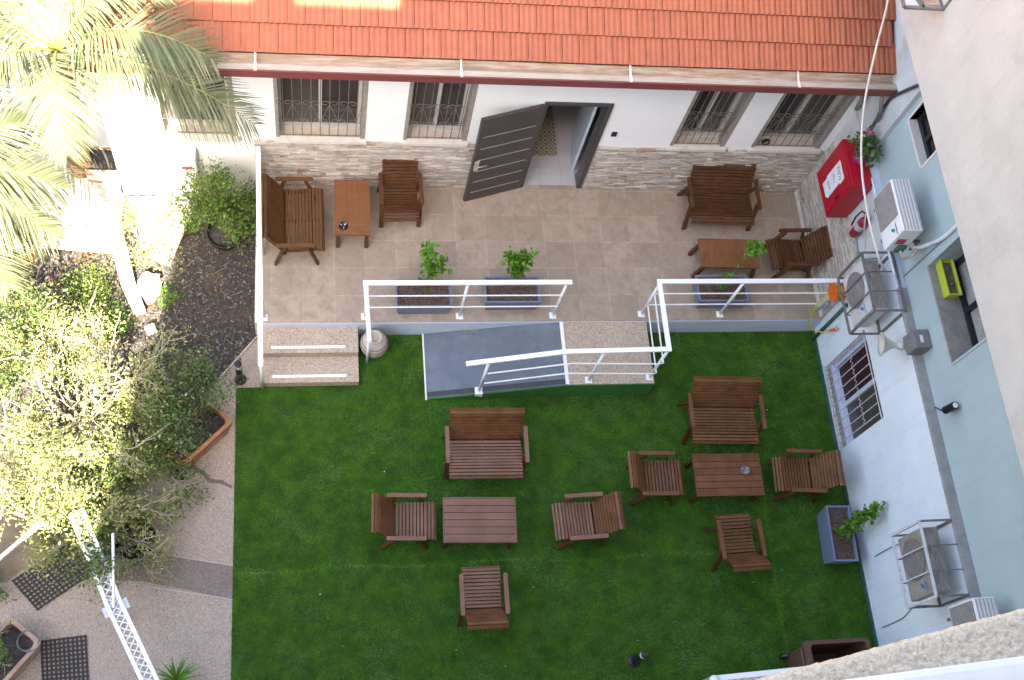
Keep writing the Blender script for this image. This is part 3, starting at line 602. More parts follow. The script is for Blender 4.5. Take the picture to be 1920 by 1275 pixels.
mb = MB(); dbox(mb, 0, DL, -0.05, 0, ZP + 0.012, DH); door = mb.build('door', M['door'], house)
for k in range(6):
    z = ZP + 0.24 + k * 0.288; mb = MB(); dbox(mb, 0.07, DL - 0.07, 0.001, 0.006, z, z + 0.016); mb.build('trim_strip', M['steel'], door)
mb = MB(); dbox(mb, DL - 0.10, DL - 0.03, 0.001, 0.010, ZP + 0.86, ZP + 1.10); hb = mb.build('handle_plate', M['marble'], door)
mb = MB(); mb.tube([dpt(DL - .06, 0.012, ZP + 1.03), dpt(DL - .06, 0.06, ZP + 1.03), dpt(DL - .20, 0.065, ZP + 1.03)], 0.011, n=8); mb.build('handle', M['steel'], door, smooth=True)
MB().bb((4.25, D - 0.02, 1.80), (4.33, D - 0.001, 1.90)).build('intercom', M['black'], house, bevel=0.006)
mb = MB(); mb.bb((2.3, 9.20, ZP - .05), (5.2, 12.5, ZP - .002)); mb.bb((DOOR[0] + .05, D, ZP - .05), (DOOR[1] - .07, 9.20, ZP - .002)); mb.build('hall_floor', M['hall'], house)
MB().bb((2.95, 9.50, ZP - .001), (3.80, 12.4, ZP + .005)).build('patterned_tiles', M['carpet'], house)
mb = MB(); mb.bb((2.2, 9.2, ZP), (2.3, 12.5, 3.2)); mb.bb((4.55, 9.2, ZP), (4.65, 12.5, 3.2)); mb.bb((2.2, 12.5, ZP), (4.65, 12.6, 3.2)); mb.bb((2.2, 9.2, 3.2), (4.65, 12.6, 3.25)); mb.build('hall_wall', M['interior'], house)
MB().bar((4.00, 9.22, ZP + 1.0), (4.10, 9.95, ZP + 1.0), 0.04, 1.98).build('inner_door', M['inner_door'], house)

# meter cabinet on the sunlit wall
mt_ = thing('meter_cabinet', 'white meter cabinet with a red label on the sunlit house wall', 'cabinet', (-1.70, D, 0.9))
MB().bb((-1.86, D - 0.16, 0.52), (-1.55, D - 0.002, 1.28)).build('cabinet_body', M['plaster'], mt_, bevel=0.008)
MB().bb((-1.87, D - 0.18, 1.281), (-1.54, D - 0.002, 1.30)).build('cabinet_top', M['plaster'], mt_)
MB().bb((-1.74, D - 0.166, 0.98), (-1.60, D - 0.161, 1.04)).build('label_plate', M['logo_red'], mt_)

# ------------------------------------------------------------------ right-hand apartment building
apt = thing('apartment_building', 'pale teal and white building with a beige stucco overhang along the right side', 'building', (9, 4, 0))
wy0, wy1, wz0, wz1 = 4.70, 5.99, 0.19, 1.52
mb = MB(); YB = -0.2
mb.bb((W, YB, -0.03), (TB + .2, wy0, 2.60)); mb.bb((W, wy1, -0.03), (TB + .2, Y0, 2.60)); mb.bb((W, wy0, -0.03), (TB + .2, wy1, wz0)); mb.bb((W, wy0, wz1), (TB + .2, wy1, 2.60))
mb.build('lower_wall', M['plaster_blue'], apt)
MB().bb((W, Y0 + .001, -0.03), (TB + .2, D, 2.60)).build('corner_wall', M['grey_plaster'], apt)
ledger(Y0 + 0.02, D - 0.05, ZP + 0.003, 1.86, lambda mb, a, b, c, d, p, mi: mb.bb((W - p, a, c), (W - 0.001, b, d), mi), apt, 'stone_cladding', p0=0.01, p1=0.03)
MB().bb((W - 0.045, Y0 + .02, ZP + .002), (W - .031, D - .05, ZP + .10)).build('stone_skirting', M['sill'], apt)
MB().bb((W - 0.02, YB, -0.02), (W - .001, Y0 - .014, 0.085)).build('green_skirting', M['green_dark'], apt)
MB().bb((W - 0.035, YB, 2.60), (TB, 6.1, 2.655)).build('ledge', M['concrete'], apt)
MB().bb((W - 0.035, 6.101, 2.60), (TB, 8.18, 2.65)).build('ledge', M['rail_tile'], apt)
# teal storey
T1 = (7.34, 8.06, 3.64, 4.92); T2 = (4.78, 6.11, 3.27, 4.92); ZO = 5.05
mb = MB(); xa, xb = TB, TB + 0.35
mb.bb((xa, YB, 2.60), (xb, T2[0], ZO)); mb.bb((xa, T2[1], 2.60), (xb, T1[0], ZO)); mb.bb((xa, T1[1], 2.60), (xb, 8.18, ZO))
for t in (T1, T2): mb.bb((xa, t[0], 2.60), (xb, t[1], t[2])); mb.bb((xa, t[0], t[3]), (xb, t[1], ZO))
mb.build('upper_wall', M['teal'], apt)
MB().bb((W + .02, 8.181, 2.601), (TB + .3, 13, ZO)).build('bare_wall', M['grey_plaster'], apt)
ov = MB().bb((7.0, -0.2, ZO), (22, 13.5, 17)).build('overhang', M['beige'], apt)
MB().bb((TB + .351, YB, -0.03), (22, 13, ZO - .01)).build('core_wall', M['concrete'], apt)
# teal windows
def teal_window(t, depth, planter):
    y0, y1, z0, z1 = t
    mb = MB(); e = 0.03
    mb.bb((TB - .012, y0 - e, z0 - e), (TB + depth, y0, z1)); mb.bb((TB - .012, y1, z0 - e), (TB + depth, y1 + e, z1)); mb.bb((TB - .012, y0 - e, z1), (TB + depth, y1 + e, z1 + e))
    wn = mb.build('window', M['sill'] if not planter else M['teal'], apt)
    MB().bb((TB - .02, y0, z0 - e), (TB + depth, y1, z0 + .004)).build('sill', M['jamb'] if planter else M['sill'], wn)
    f = MB(); xf = TB + depth
    f.bb((xf, y0, z0), (xf + .05, y0 + .06, z1)); f.bb((xf, y1 - .06, z0), (xf + .05, y1, z1)); f.bb((xf, y0 + .06, z0 + .004), (xf + .05, y1 - .06, z0 + .07)); f.bb((xf, (y0 + y1) / 2 - .03, z0 + .07), (xf + .05, (y0 + y1) / 2 + .03, z1))
    f.build('frame', M['black'], wn)
    MB().bb((xf + .052, y0, z0), (xf + .06, y1, z1)).build('pane', M['glass'], wn)
    if planter: MB().bb((xf - .12, y0 + .02, z1 - .75), (xf - .105, y1 - .02, z1)).build('blind', M['teal'], wn)
teal_window(T1, 0.10, False); teal_window(T2, 0.30, True)
# barred window in the white wall
bw = MB(); bw.bb((W + .01, wy0, wz0 - .001), (W + .18, wy1, wz0 + .012)); bwin = bw.build('barred_window', M['jamb'], apt)
f = MB(); xf = W + 0.12
for y in (wy0, (wy0 + wy1) / 2 - .03, wy1 - .05): f.bb((xf, y, wz0 + .012), (xf + .05, y + .055, wz1))
f.bb((xf - .002, wy0 + .055, wz0 + .012), (xf + .05, wy1 - .05, wz0 + .07)); f.bb((xf - .002, wy0 + .055, wz1 - .05), (xf + .05, wy1 - .05, wz1)); f.bb((xf - .05, wy0, wz0 + .013), (xf - .005, wy1, wz0 + .05))
f.build('frame', M['rail_tile'], bwin)
MB().bb((xf + .052, wy0, wz0), (xf + .06, (wy0 + wy1) / 2, wz1)).build('pane', M['glass_brown'], bwin)
MB().bb((xf + .052, (wy0 + wy1) / 2, wz0), (xf + .06, wy1, wz1)).build('pane', M['maroon'], bwin)
g = MB(); xg = W - 0.035; n = 9
for k in range(n):
    y = wy0 + .07 + (wy1 - wy0 - .14) * k / (n - 1); g.tube([(xg, y, wz0 - .01), (xg, y, wz1 + .02)], 0.008, n=6)
for z in (wz0 + .0, wz1 + .01): g.tube([(xg, wy0, z), (xg, wy1, z)], 0.008, n=6)
for k in range(n - 1):
    y = wy0 + .07 + (wy1 - wy0 - .14) * (k + .5) / (n - 1)
    hy_ = (wy1 - wy0 - .14) / (n - 1) / 2
    g.tube([(xg, y + hy_ * (i / 5 - 1), wz0 + .86 + .028 * math.sin(i * 1.256) * (1 if k % 2 else -1)) for i in range(11)], 0.005, n=5)
    pts = [(xg, y + 0.035 * math.cos(a) * (1 - a / 9), wz0 + .07 + 0.035 * math.sin(a) * (1 - a / 9)) for a in [i * 0.45 for i in range(12)]]
    g.tube(pts, 0.005, n=5)
for y in (wy0, wy1):
    for z in (wz0, wz1): g.tube([(xg, y, z), (W + .01, y, z)], 0.008, n=6)
g.build('grille', M['iron_pale'], bwin)

# ------------------------------------------------------------------ camera-side block (casts the shade) and its parapet
blk = thing('balcony_parapet', 'rough sand-coloured stucco parapet with pale coping in the bottom right corner', 'parapet', (0.5, 0.1, 13.5))
bmass = MB(); bmass.bb((-3.16, -9, -0.03), (22, -0.36, 14.05)); bmass.bb((-14, -9, -0.03), (-3.161, -0.36, 5.1)); bmass.build('building_wall', M['beige'], blk)
MB().bb((-0.35, -3.4, 14.05), (22, -0.37, 17.5)).build('roof_shade_box', M['beige'], blk)  # unseen box added on the block to keep the right-hand roof tiles shaded
MB().lathe([(.25, 0), (.25, .9), (0, .9)], (-1.9, -.75, 14.05), n=16).build('roof_shade_drum', M['plaster'], blk)  # unseen drum added to break up the sunlit strip on the tiles
def parapet():
    nx, ny, nz = 760, 60, 0
    P0 = Vector((0.25, 0.098)); P1 = Vector((2.6, 0.51)); d = (P1 - P0); nrm = Vector((d.y, -d.x)).normalized()
    V = []; F = []
    prof = [(0.0, -0.9), (0.0, -0.3), (0.0, -0.05)] + [(0.012 * (1 - math.cos(a)), -0.012 + 0.012 * math.sin(a)) for a in (0, .5, 1.0, 1.57)] + [(0.012 + 0.33 * k / 110, 0) for k in range(1, 111)]
    for i in range(nx + 1):
        p = P0 + d * (i / nx)
        for (o, z) in prof:
            q = p + nrm * o; V.append([q.x, q.y, 13.5 + z])
    V = np.array(V); k = len(prof); nn = RNG.normal(size=(nx + 1, k))
    sm = (nn + np.roll(nn, 1, 0) + np.roll(nn, 1, 1) + np.roll(np.roll(nn, 1, 0), 1, 1)) / 4
    lump = sm * 0.0026
    V[:, 2] += lump.ravel(); V[:, 1] += (np.roll(sm, 5, 0) * 0.0020).ravel()
    a = (np.arange(nx)[:, None] * k + np.arange(k - 1)[None, :]).ravel()
    F = np.stack([a, a + 1, a + k + 1, a + k], 1)
    np_mesh('parapet_wall', V, F, M['stucco'], blk, smooth=True)
    MB().prism([(0.55, 0.138), (6.9, 0.506), (6.9, -.30), (0.55, -.30)], 13.44, 13.53).build('coping', M['sill'], blk, bevel=0.01)
parapet()

# ------------------------------------------------------------------ railings
PR = 0.022
def post(mb, x, y, z0, z1): mb.tube([(x, y, z0), (x, y, z1)], PR, n=10)
def base_plate(name, x, y, z, parent): 
    mb = MB(); mb.bb((x - .05, y - .05, z), (x + .05, y + .05, z + .012)); mb.lathe([(.034, .012), (.034, .03), (.024, .036)], (x, y, z), n=12); return mb.build(name, M['white_metal'], parent)
def flat_rail(mb, a, b, wd=0.065, ht=0.03): mb.bar(a, b, wd, ht)
r1 = thing('railing', 'white metal railing behind two blue planters with an end sloping down beside the vase', 'railing', (2.1, 6.77, ZP)); ZR = ZP + 1.07
mb = MB(); flat_rail(mb, (0.69, 6.76, ZR), (3.53, 6.77, ZR)); mb.build('top_rail', M['white_metal'], r1)
mb = MB(); flat_rail(mb, (0.725, 6.74, ZR - .004), (0.785, 6.22, 0.80), .06, .03); mb.build('stair_handrail', M['white_metal'], r1)
for x in (0.755, 2.10, 3.465):
    mb = MB(); post(mb, x, 6.765, ZP, ZR - .01); mb.build('post', M['white_metal'], r1, smooth=True); base_plate('base_plate', x, 6.765, ZP, r1)
mb = MB(); post(mb, 0.785, 6.225, 0.0, 0.80); mb.build('end_post', M['ac_white'], r1, smooth=True)
for z in (0.36, 0.72): mb = MB(); mb.tube([(0.755, 6.74, ZP + z), (3.465, 6.745, ZP + z)], 0.011, n=6); mb.build('mid_rail', M['white_metal'], r1)
r2 = thing('railing', 'white metal railing turning from the hose reel round the speckled landing down the ramp', 'railing', (4.8, 6.3, ZP))
yl = 5.76
mb = MB(); flat_rail(mb, (4.745, 6.78, ZR), (7.60, 6.79, ZR)); flat_rail(mb, (4.772, 6.76, ZR - .001), (4.772, yl - .03, ZR - .001)); flat_rail(mb, (4.80, yl, ZR - .002), (3.32, yl - .02, ZR - .002)); flat_rail(mb, (3.33, yl - .02, ZR - .003), (2.03, yl - .07, 1.215)); mb.build('top_rail', M['white_metal'], r2)
for (x, y, z0, z1) in ((4.80, 6.78, ZP, ZR), (6.01, 6.77, ZP, ZR), (4.79, yl + .02, ZP, ZR), (3.89, yl - .01, ZP, ZR), (2.34, yl - .05, 0.17, 1.27)):
    mb = MB(); post(mb, x, y, z0, z1 - .015); mb.build('post', M['white_metal'], r2, smooth=True)
    base_plate('base_plate', x, y, z0, r2)
MB().bb((2.285, yl - .105, 0.06), (2.395, yl + .005, 0.172)).build('footing', M['plaster'], r2)
for z in (0.36, 0.72):
    mb = MB(); mb.tube([(7.58, 6.77, ZP + z), (4.81, 6.765, ZP + z)], 0.011, n=6); mb.tube([(4.80, 6.75, ZP + z), (4.785, yl - .06, ZP + z), (4.72, yl - .07, ZP + z), (3.50, yl - .045, ZP + z), (2.36, yl - .09, ZP + z - 0.215)], 0.011, n=6); mb.build('mid_rail', M['white_metal'], r2)
r3 = thing('handrail', 'long white handrail along the left edge of the patio and steps', 'handrail', (-0.66, 7.0, ZP))
mb = MB(); flat_rail(mb, (-0.69, 8.90, ZP + 1.0), (-0.645, 6.62, ZP + 1.0)); flat_rail(mb, (-0.645, 6.63, ZP + .998), (-0.655, 5.86, 0.83)); mb.build('top_rail', M['white_metal'], r3)
for (x, y, z0, z1) in ((-0.69, 8.80, ZP, ZP + 1.0), (-0.66, 7.75, ZP, ZP + 1.0)): 
    mb = MB(); post(mb, x, y, z0, z1); mb.build('post', M['white_metal'], r3, smooth=True)
mb = MB(); post(mb, -0.635, 6.76, ZP, ZP + .99); mb.build('post', M['white_metal'], r3, smooth=True); base_plate('base_plate', -0.635, 6.76, ZP, r3)
mb = MB(); post(mb, -0.655, 5.865, 0, 0.83); mb.build('end_post', M['ac_white'], r3, smooth=True)
for z in (.36, .72): mb = MB(); mb.tube([(-.69, 8.8, ZP + z), (-.635, 6.76, ZP + z)], 0.011, n=6); mb.build('mid_rail', M['white_metal'], r3)

# ------------------------------------------------------------------ wooden furniture (forward = +x)
def slats(path, spacing, thick, wid, y0, y1, mb, gap=0.012):
    P = [Vector((x, 0, z)) for x, z in path]; seg = [(P[i + 1] - P[i]).length for i in range(len(P) - 1)]; tot = sum(seg); n = int(round(tot / spacing)); st_ = tot / n
    for k in range(n):
        t = (k + 0.5) * st_; i = 0
        while i < len(seg) - 1 and t > seg[i]: t -= seg[i]; i += 1
        c = P[i] + (P[i + 1] - P[i]) * (t / seg[i]); d = (P[i + 1] - P[i]).normalized(); nrm = Vector((-d.z, 0, d.x))
        j = random.uniform(-.003, .003)
        mb.box(c + Vector((0, (y0 + y1) / 2 + j, 0)), (st_ - gap, y1 - y0, thick), Matrix((d, Vector((0, 1, 0)), nrm)).transposed())
SEAT = [(-0.135, 0.330), (-0.02, 0.325), (0.15, 0.352), (0.28, 0.378), (0.36, 0.362), (0.405, 0.315)]
BACK = [(-0.155, 0.345), (-0.245, 0.51), (-0.335, 0.665), (-0.365, 0.725), (-0.42, 0.752), (-0.465, 0.715)]
def make_seat(name, label, cat, width, group, wood, nrail, worn=None):
    t = thing(name, label, cat, (0, 0, 0), group); hw = width / 2; sw = hw - 0.035
    mb = MB(); slats(SEAT, 0.049, 0.022, 0.05, -sw, sw, mb); mb.build('seat', worn or wood, t, bevel=0.003)
    mb = MB(); slats(BACK, 0.053, 0.020, 0.05, -sw - .005, sw + .005, mb); mb.build('backrest', wood, t, bevel=0.003)
    for s in (-1, 1):
        mb = MB(); y = s * hw; out_ = []
        r_ = 0.0275
        for k in range(9): a = -math.pi / 2 + math.pi * k / 8; out_.append((0.265 - r_ * .8 + r_ * .8 * math.cos(a), y + r_ * math.sin(a)))
        for k in range(9): a = math.pi / 2 + math.pi * k / 8; out_.append((-0.265 + r_ * .8 + r_ * .8 * math.cos(a), y + r_ * math.sin(a)))
        mb.prism(out_, 0.545, 0.575); mb.build('armrest', worn or wood, t)
        mb = MB(); mb.bar((0.15, y - s * .012, 0.545), (0.31, y - s * .012, 0.0), 0.032, 0.062, up=(0, 1, 0)); 
        mb.build('leg', M['wood_dark'], t)
        mb = MB(); mb.bar((-0.13, y - s * .012, 0.545), (-0.29, y - s * .012, 0.0), 0.032, 0.062, up=(0, 1, 0)); mb.build('leg', M['wood_dark'], t)
    mb = MB()
    for k in range(nrail):
        y = -sw + 0.03 + (2 * sw - 0.06) * k / (nrail - 1)
        for path, dz in ((SEAT[:5], -0.036), (BACK[:4], -0.0)):
            for i in range(len(path) - 1):
                a, b = path[i], path[i + 1]; dx = 0.036 if dz == 0 else 0
                mb.bar((a[0] - dx, y, a[1] + dz), (b[0] - dx, y, b[1] + dz), 0.028, 0.05, up=(0, 1, 0) if False else (0, 0, 1))
        mb.bar((-0.14, y, 0.29), (-0.20, y, 0.38), 0.028, 0.05)
    mb.bar((0.22, -hw + .02, 0.27), (0.22, hw - .02, 0.27), 0.05, 0.03); mb.bar((-0.15, -hw + .02, 0.27), (-0.15, hw - .02, 0.27), 0.05, 0.03)
    mb.build('seat_frame', M['wood_dark'], t)
    return t
GA, GB = 'slatted wooden armchairs', 'slatted wooden two-seat benches'
A0 = make_seat('armchair', 'worn slatted armchair left of the pinkish plank table on the grass, facing right', 'armchair', 0.575, GA, M['wood'], 2, M['wood_worn'])
A0.location = (1.21, 3.82, 0.0); A0.rotation_euler = (0, 0, R(-2.5))
dup(A0, (3.61, 3.74, 0), R(181.8), 'slatted armchair right of the pinkish plank table on the grass, turned slightly')
dup(A0, (2.16, 2.77, 0), R(89.4), 'worn slatted armchair standing alone below the pinkish plank table, its back to the viewer')
A1 = make_seat('armchair', 'dark slatted armchair left of the grass table that carries an ashtray', 'armchair', 0.575, GA, M['wood'], 2)
A1.location = (4.69, 4.30, 0); A1.rotation_euler = (0, 0, R(-1.5))
dup(A1, (6.85, 4.27, 0), R(176.5), 'slatted armchair backing onto the white wall beside the barred window')
dup(A1, (5.73, 3.34, 0), R(91.5), 'slatted armchair standing askew on the grass left of the wall-side planter')
A2 = make_seat('armchair', 'brown slatted armchair against the stone cladding left of the open door', 'armchair', 0.575, GA, M['wood_dark'], 2)
A2.location = (1.30, 8.53, ZP); A2.rotation_euler = (0, 0, R(-88.8))
dup(A2, (7.21, 7.61, ZP), R(181.5), 'dark slatted armchair in the patio corner below the fire extinguisher')
B0 = make_seat('bench', 'weathered two-seat bench above the pinkish plank table on the grass', 'bench', 1.08, GB, M['wood'], 3, M['wood_worn'])
B0.location = (2.34, 4.78, 0); B0.rotation_euler = (0, 0, R(-91.2))
B1 = make_seat('bench', 'two-seat bench on the grass between the ramp landing and the barred window', 'bench', 1.06, GB, M['wood'], 3)
B1.location = (5.82, 5.18, 0); B1.rotation_euler = (0, 0, R(-92))
B2 = make_seat('bench', 'olive brown two-seat bench at the left end of the patio, facing right', 'bench', 1.07, GB, M['wood_warm'], 3)
B2.location = (-0.20, 8.13, ZP); B2.rotation_euler = (0, 0, R(0.7))
B3 = make_seat('bench', 'dark two-seat bench against the stone cladding between door and red cabinet', 'bench', 1.06, GB, M['wood_dark'], 3)
B3.location = (6.18, 8.52, ZP); B3.rotation_euler = (0, 0, R(-91))

def table(label, loc, rz, L_, w_, top, n, frame, splay=0.0):
    t = thing('coffee_table', label, 'table', (0, 0, 0), 'low wooden coffee tables'); h = 0.42
    mb = MB(); e = 0.016; pw = (w_ - 2 * e) / n
    for k in range(n):
        y = -w_ / 2 + e + pw * (k + .5); mb.box((0, y, h - .0115), (L_ - 2 * e, pw - (0.006 if frame else 0.0015), 0.023))
    mb.build('tabletop', top, t, bevel=0.002)
    mb = MB()
    for s in (-1, 1): mb.box((0, s * (w_ / 2 - e / 2), h - .02), (L_, e, 0.046)); mb.box((s * (L_ / 2 - e / 2), 0, h - .02), (e, w_ - 2 * e, 0.044))
    mb.build('apron', top if frame else M['wood_top'], t)
    for sx in (-1, 1):
        for sy in (-1, 1):
            mb = MB(); mb.bar((sx * (L_ / 2 - .07), sy * (w_ / 2 - .05), h - .03), (sx * (L_ / 2 - .04 + splay), sy * (w_ / 2 - .045), 0), 0.05, 0.055); mb.build('leg', M['wood_dark'], t)
    t.location = loc; t.rotation_euler = (0, 0, rz); return t
table('pinkish worn plank coffee table in the middle of the grass seating', (2.19, 3.78, 0), R(-2.2), 0.98, 0.615, M['wood_worn'], 6, True)
table('dark plank coffee table with a glass ashtray near the barred window', (5.74, 4.29, 0), R(-1.0), 0.985, 0.61, M['wood'], 6, True)
table('smooth orange brown coffee table with black ashtray on the left patio', (0.605, 8.30, ZP), R(89.5), 0.90, 0.50, M['wood_top_x'], 3, False)
table('smooth brown coffee table behind the planter on the right patio', (6.15, 7.58, ZP), R(-1.0), 0.905, 0.475, M['wood_top_x'], 2, False, 0.05)

def ashtray(label, x, y, z, body):
    t = thing('ashtray', label, 'ashtray', (x, y, z), 'round ashtrays')
    MB().lathe([(0.055, 0), (0.066, 0.006), (0.064, 0.035), (0.055, 0.035), (0.050, 0.012), (0.0, 0.010)], (x, y, z), n=20).build('bowl', body, t, smooth=True)
    mb = MB()
    for k in range(3): a = k * 2.1 + .6; mb.tube([(x + .02 * math.cos(a), y + .02 * math.sin(a), z + .016), (x + .058 * math.cos(a), y + .058 * math.sin(a), z + .040)], 0.005, n=6)
    mb.build('cigarette_butt', M['flower_white'], t)
ashtray('round black ashtray on the smooth orange brown table', 0.47, 7.98, ZP + .421, M['black'])
ashtray('round glass ashtray on the dark plank table', 5.99, 4.34, 0.421, M['grey_box'])

# ------------------------------------------------------------------ planters and saplings
def planter(label, x, y, z, lx, ly, rz=0.0, h=0.30):
    t = thing('planter', label, 'planter', (0, 0, 0), 'blue grey plastic planters'); e = 0.025
    mb = MB(); k = 0.88
    o = [(-lx / 2, -ly / 2), (lx / 2, -ly / 2), (lx / 2, ly / 2), (-lx / 2, ly / 2)]; i_ = [(px * (1 - 2 * e / lx), py * (1 - 2 * e / ly)) for px, py in o]
    V = [(px * k, py * k, 0) for px, py in o] + [(px * .985, py * .985, h - .035) for px, py in o] + [(px, py, h - .035) for px, py in o] + [(px, py, h) for px, py in o] + [(px, py, h) for px, py in i_] + [(px * .95, py * .95, h - .06) for px, py in i_]
    F = [(3, 2, 1, 0)]
    for b in range(0, 20, 4): F += [(b + j, b + (j + 1) % 4, b + 4 + (j + 1) % 4, b + 4 + j) for j in range(4)]
    F.append((20, 21, 22, 23)); mb.add(V, F).build('pot', M['planter'], t)
    n = 900; P = np.stack([RNG.uniform(-lx / 2 + e + .01, lx / 2 - e - .01, n), RNG.uniform(-ly / 2 + e + .01, ly / 2 - e - .01, n), np.full(n, h - .052) + RNG.uniform(0, .012, n)], 1)
    mb = MB()
    for p in P[:520]:
        s = random.uniform(.010, .022); mb.box(p, (s * 1.5, s, s * .6), Matrix.Rotation(random.random() * 6.28, 3, 'Z') @ Matrix.Rotation(random.gauss(0, .4), 3, 'X'))
    mb.bb((-lx / 2 + e + .002, -ly / 2 + e + .002, h - .07), (lx / 2 - e - .002, ly / 2 - e - .002, h - .05)); mb.build('bark_mulch', M['bark_red'], t, recalc=False)
    t.location = (x, y, z); t.rotation_euler = (0, 0, rz); return t
planter('blue grey planter with a two-tufted sapling, left one behind the white railing', 1.575, 6.99, ZP, 0.80, 0.43)
planter('blue grey planter with a round bright sapling, right of the railing post', 2.845, 7.045, ZP, 0.81, 0.42)
planter('blue grey planter with a thin leaning sapling in front of the right patio table', 6.01, 7.06, ZP, 0.79, 0.43)
planter('blue grey planter standing on the grass against the white wall', 7.275, 3.40, 0.0, 0.79, 0.36, R(88), 0.40)

def sapling(label, base, stems, leafm, size=0.075, n=16, boost=1.7, cls=0.05, tiers=None):
    t = thing('sapling', label, 'plant', base, 'young potted saplings'); mb = MB(); P = []; O = []
    for pts, dens in stems:
        pts = [Vector(p) for p in pts]; mb.tube(pts, [0.007 * (1 - .5 * i / len(pts)) for i in range(len(pts))], n=5)
        for i in range(len(pts) - 1):
            for k in range(int(n * boost * dens[i])):
                u = random.random(); c = pts[i].lerp(pts[i + 1], u); P.append(tuple(c + Vector((random.gauss(0, cls), random.gauss(0, cls), random.gauss(0, cls * .7))))); O.append((0, 0, .3))
    mb.build('stem', M['bark_brown'], t)
    leaves(P, size, leafm, 'foliage', t, up=0.55, aspect=0.55, out=np.array(O)); return t
sapling('bright sapling with a tall tuft and a darker side branch, left planter behind the railing', (1.63, 7.08, ZP + .25),
        [([(1.63, 7.08, ZP + .25), (1.64, 7.16, ZP + .45), (1.62, 7.27, ZP + .75), (1.60, 7.36, ZP + 1.0)], [0.8, 2.6, 3.4]), ([(1.64, 7.16, ZP + .45), (1.74, 7.22, ZP + .62), (1.85, 7.30, ZP + .72)], [1.2, 2.2])], M['leaf_bright'], 0.085, 16)
sapling('bright round-crowned sapling on a thin stem in the middle planter', (2.89, 7.07, ZP + .25),
        [([(2.89, 7.07, ZP + .25), (2.90, 7.10, ZP + .45), (2.87, 7.16, ZP + .62)], [0.05, 0.8]), ([(2.87, 7.16, ZP + .62), (2.78, 7.24, ZP + .80), (2.74, 7.28, ZP + .93)], [3.2, 3.2]), ([(2.87, 7.16, ZP + .62), (2.92, 7.24, ZP + .80), (2.96, 7.28, ZP + .92)], [3.2, 3.2])], M['leaf_bright'], 0.082, 15)
sapling('thin leaning sapling with two leaf tufts in the right patio planter', (5.98, 7.12, ZP + .25),
        [([(5.96, 7.10, ZP + .25), (6.05, 7.14, ZP + .52), (6.16, 7.22, ZP + .75), (6.27, 7.32, ZP + .95)], [2.8, 0.5, 0.0]), ([(6.27, 7.32, ZP + .95), (6.31, 7.35, ZP + 1.07)], [6.0])], M['leaf_bright'], 0.075, 13, cls=0.045)
sapling('leafy sapling leaning from the grass planter towards the white wall', (7.31, 3.42, 0.35),
        [([(7.27, 3.38, 0.34), (7.36, 3.44, 0.55), (7.43, 3.50, 0.85), (7.46, 3.53, 1.12)], [2.2, 3.2, 3.6])], M['leaf_bright'], 0.10, 14, cls=0.05)

lf = leaves(np.array([(2.26, 6.61, .168), (2.29, 6.61, .17), (2.32, 6.60, .172)]), .09, M['leaf_yellow'], 'fallen_leaf', up=.9); tag(lf, 'yellow fallen leaf lying at the top edge of the grey ramp', 'leaf')
gw = thing('round_vent', 'small black round vent behind the bars of the rightmost house window', 'vent', (6.60, 8.93, 1.75))
MB().lathe([(0, 0), (.062, 0), (.062, .03), (0, .03)], (6.61, 8.945, 1.76), n=18, axis=(0, -1, 0)).build('housing', M['black'], gw); MB().bar((6.585, 8.913, 1.735), (6.635, 8.913, 1.785), .012, .006, up=(0, -1, 0)).build('blade', M['ac_grille_pale'], gw)
# vase, bollards, spot
v = thing('vase', 'cream round-bellied clay vase standing on the grass beside the steps', 'vase', (0.885, 6.43, 0.0))
MB().lathe([(0.09, 0), (0.15, 0.06), (0.19, 0.15), (0.20, 0.24), (0.17, 0.34), (0.11, 0.40), (0.085, 0.42), (0.10, 0.445), (0.108, 0.46), (0.095, 0.465), (0.072, 0.45), (0.066, 0.40), (0.0, 0.36)], (0.885, 6.43, 0), n=36).build('body', [M['vase']], v, smooth=True)
mb = MB()
for z, r in ((0.12, .181), (0.2, .199), (0.28, .195), (0.34, .172)): mb.lathe([(r - .006, -.006), (r + .004, 0), (r - .006, .006)], (0.885, 6.43, z), n=36, caps=False)
mb.build('ridge', M['pot_grey'], v, smooth=True)
def bollard(label, x, y, z=0.0):
    t = thing('bollard_light', label, 'garden light', (x, y, z), 'black bollard lights')
    MB().lathe([(0.085, 0), (0.085, 0.012), (0.06, 0.03), (0.05, 0.035), (0.048, 0.47), (0, 0.47)], (x, y, z), n=20).build('post', M['black'], t, smooth=False)
    MB().lathe([(0.046, 0.47), (0.046, 0.55)], (x, y, z), n=20).build('lamp_glass', M['lamp_white'], t)
    MB().lathe([(0.0, 0.55), (0.05, 0.55), (0.05, 0.58), (0.035, 0.59), (0, 0.59)], (x, y, z), n=20).build('cap', M['black'], t)
bollard('black bollard light with white band on the path beside the steps', -0.965, 6.0)
bollard('black bollard light with white band alone on the lower grass', 4.18, 1.90)
s_ = thing('ground_spotlight', 'small black spotlight on the grass at the corner of the landing', 'spotlight', (5.26, 6.55, 0))
MB().tube([(5.25, 6.52, 0.05), (5.28, 6.60, 0.12)], 0.045, n=14).build('lamp_head', M['black'], s_); MB().tube([(5.25, 6.5, 0), (5.25, 6.53, 0.05)], 0.012, n=6).build('spike', M['cage'], s_)

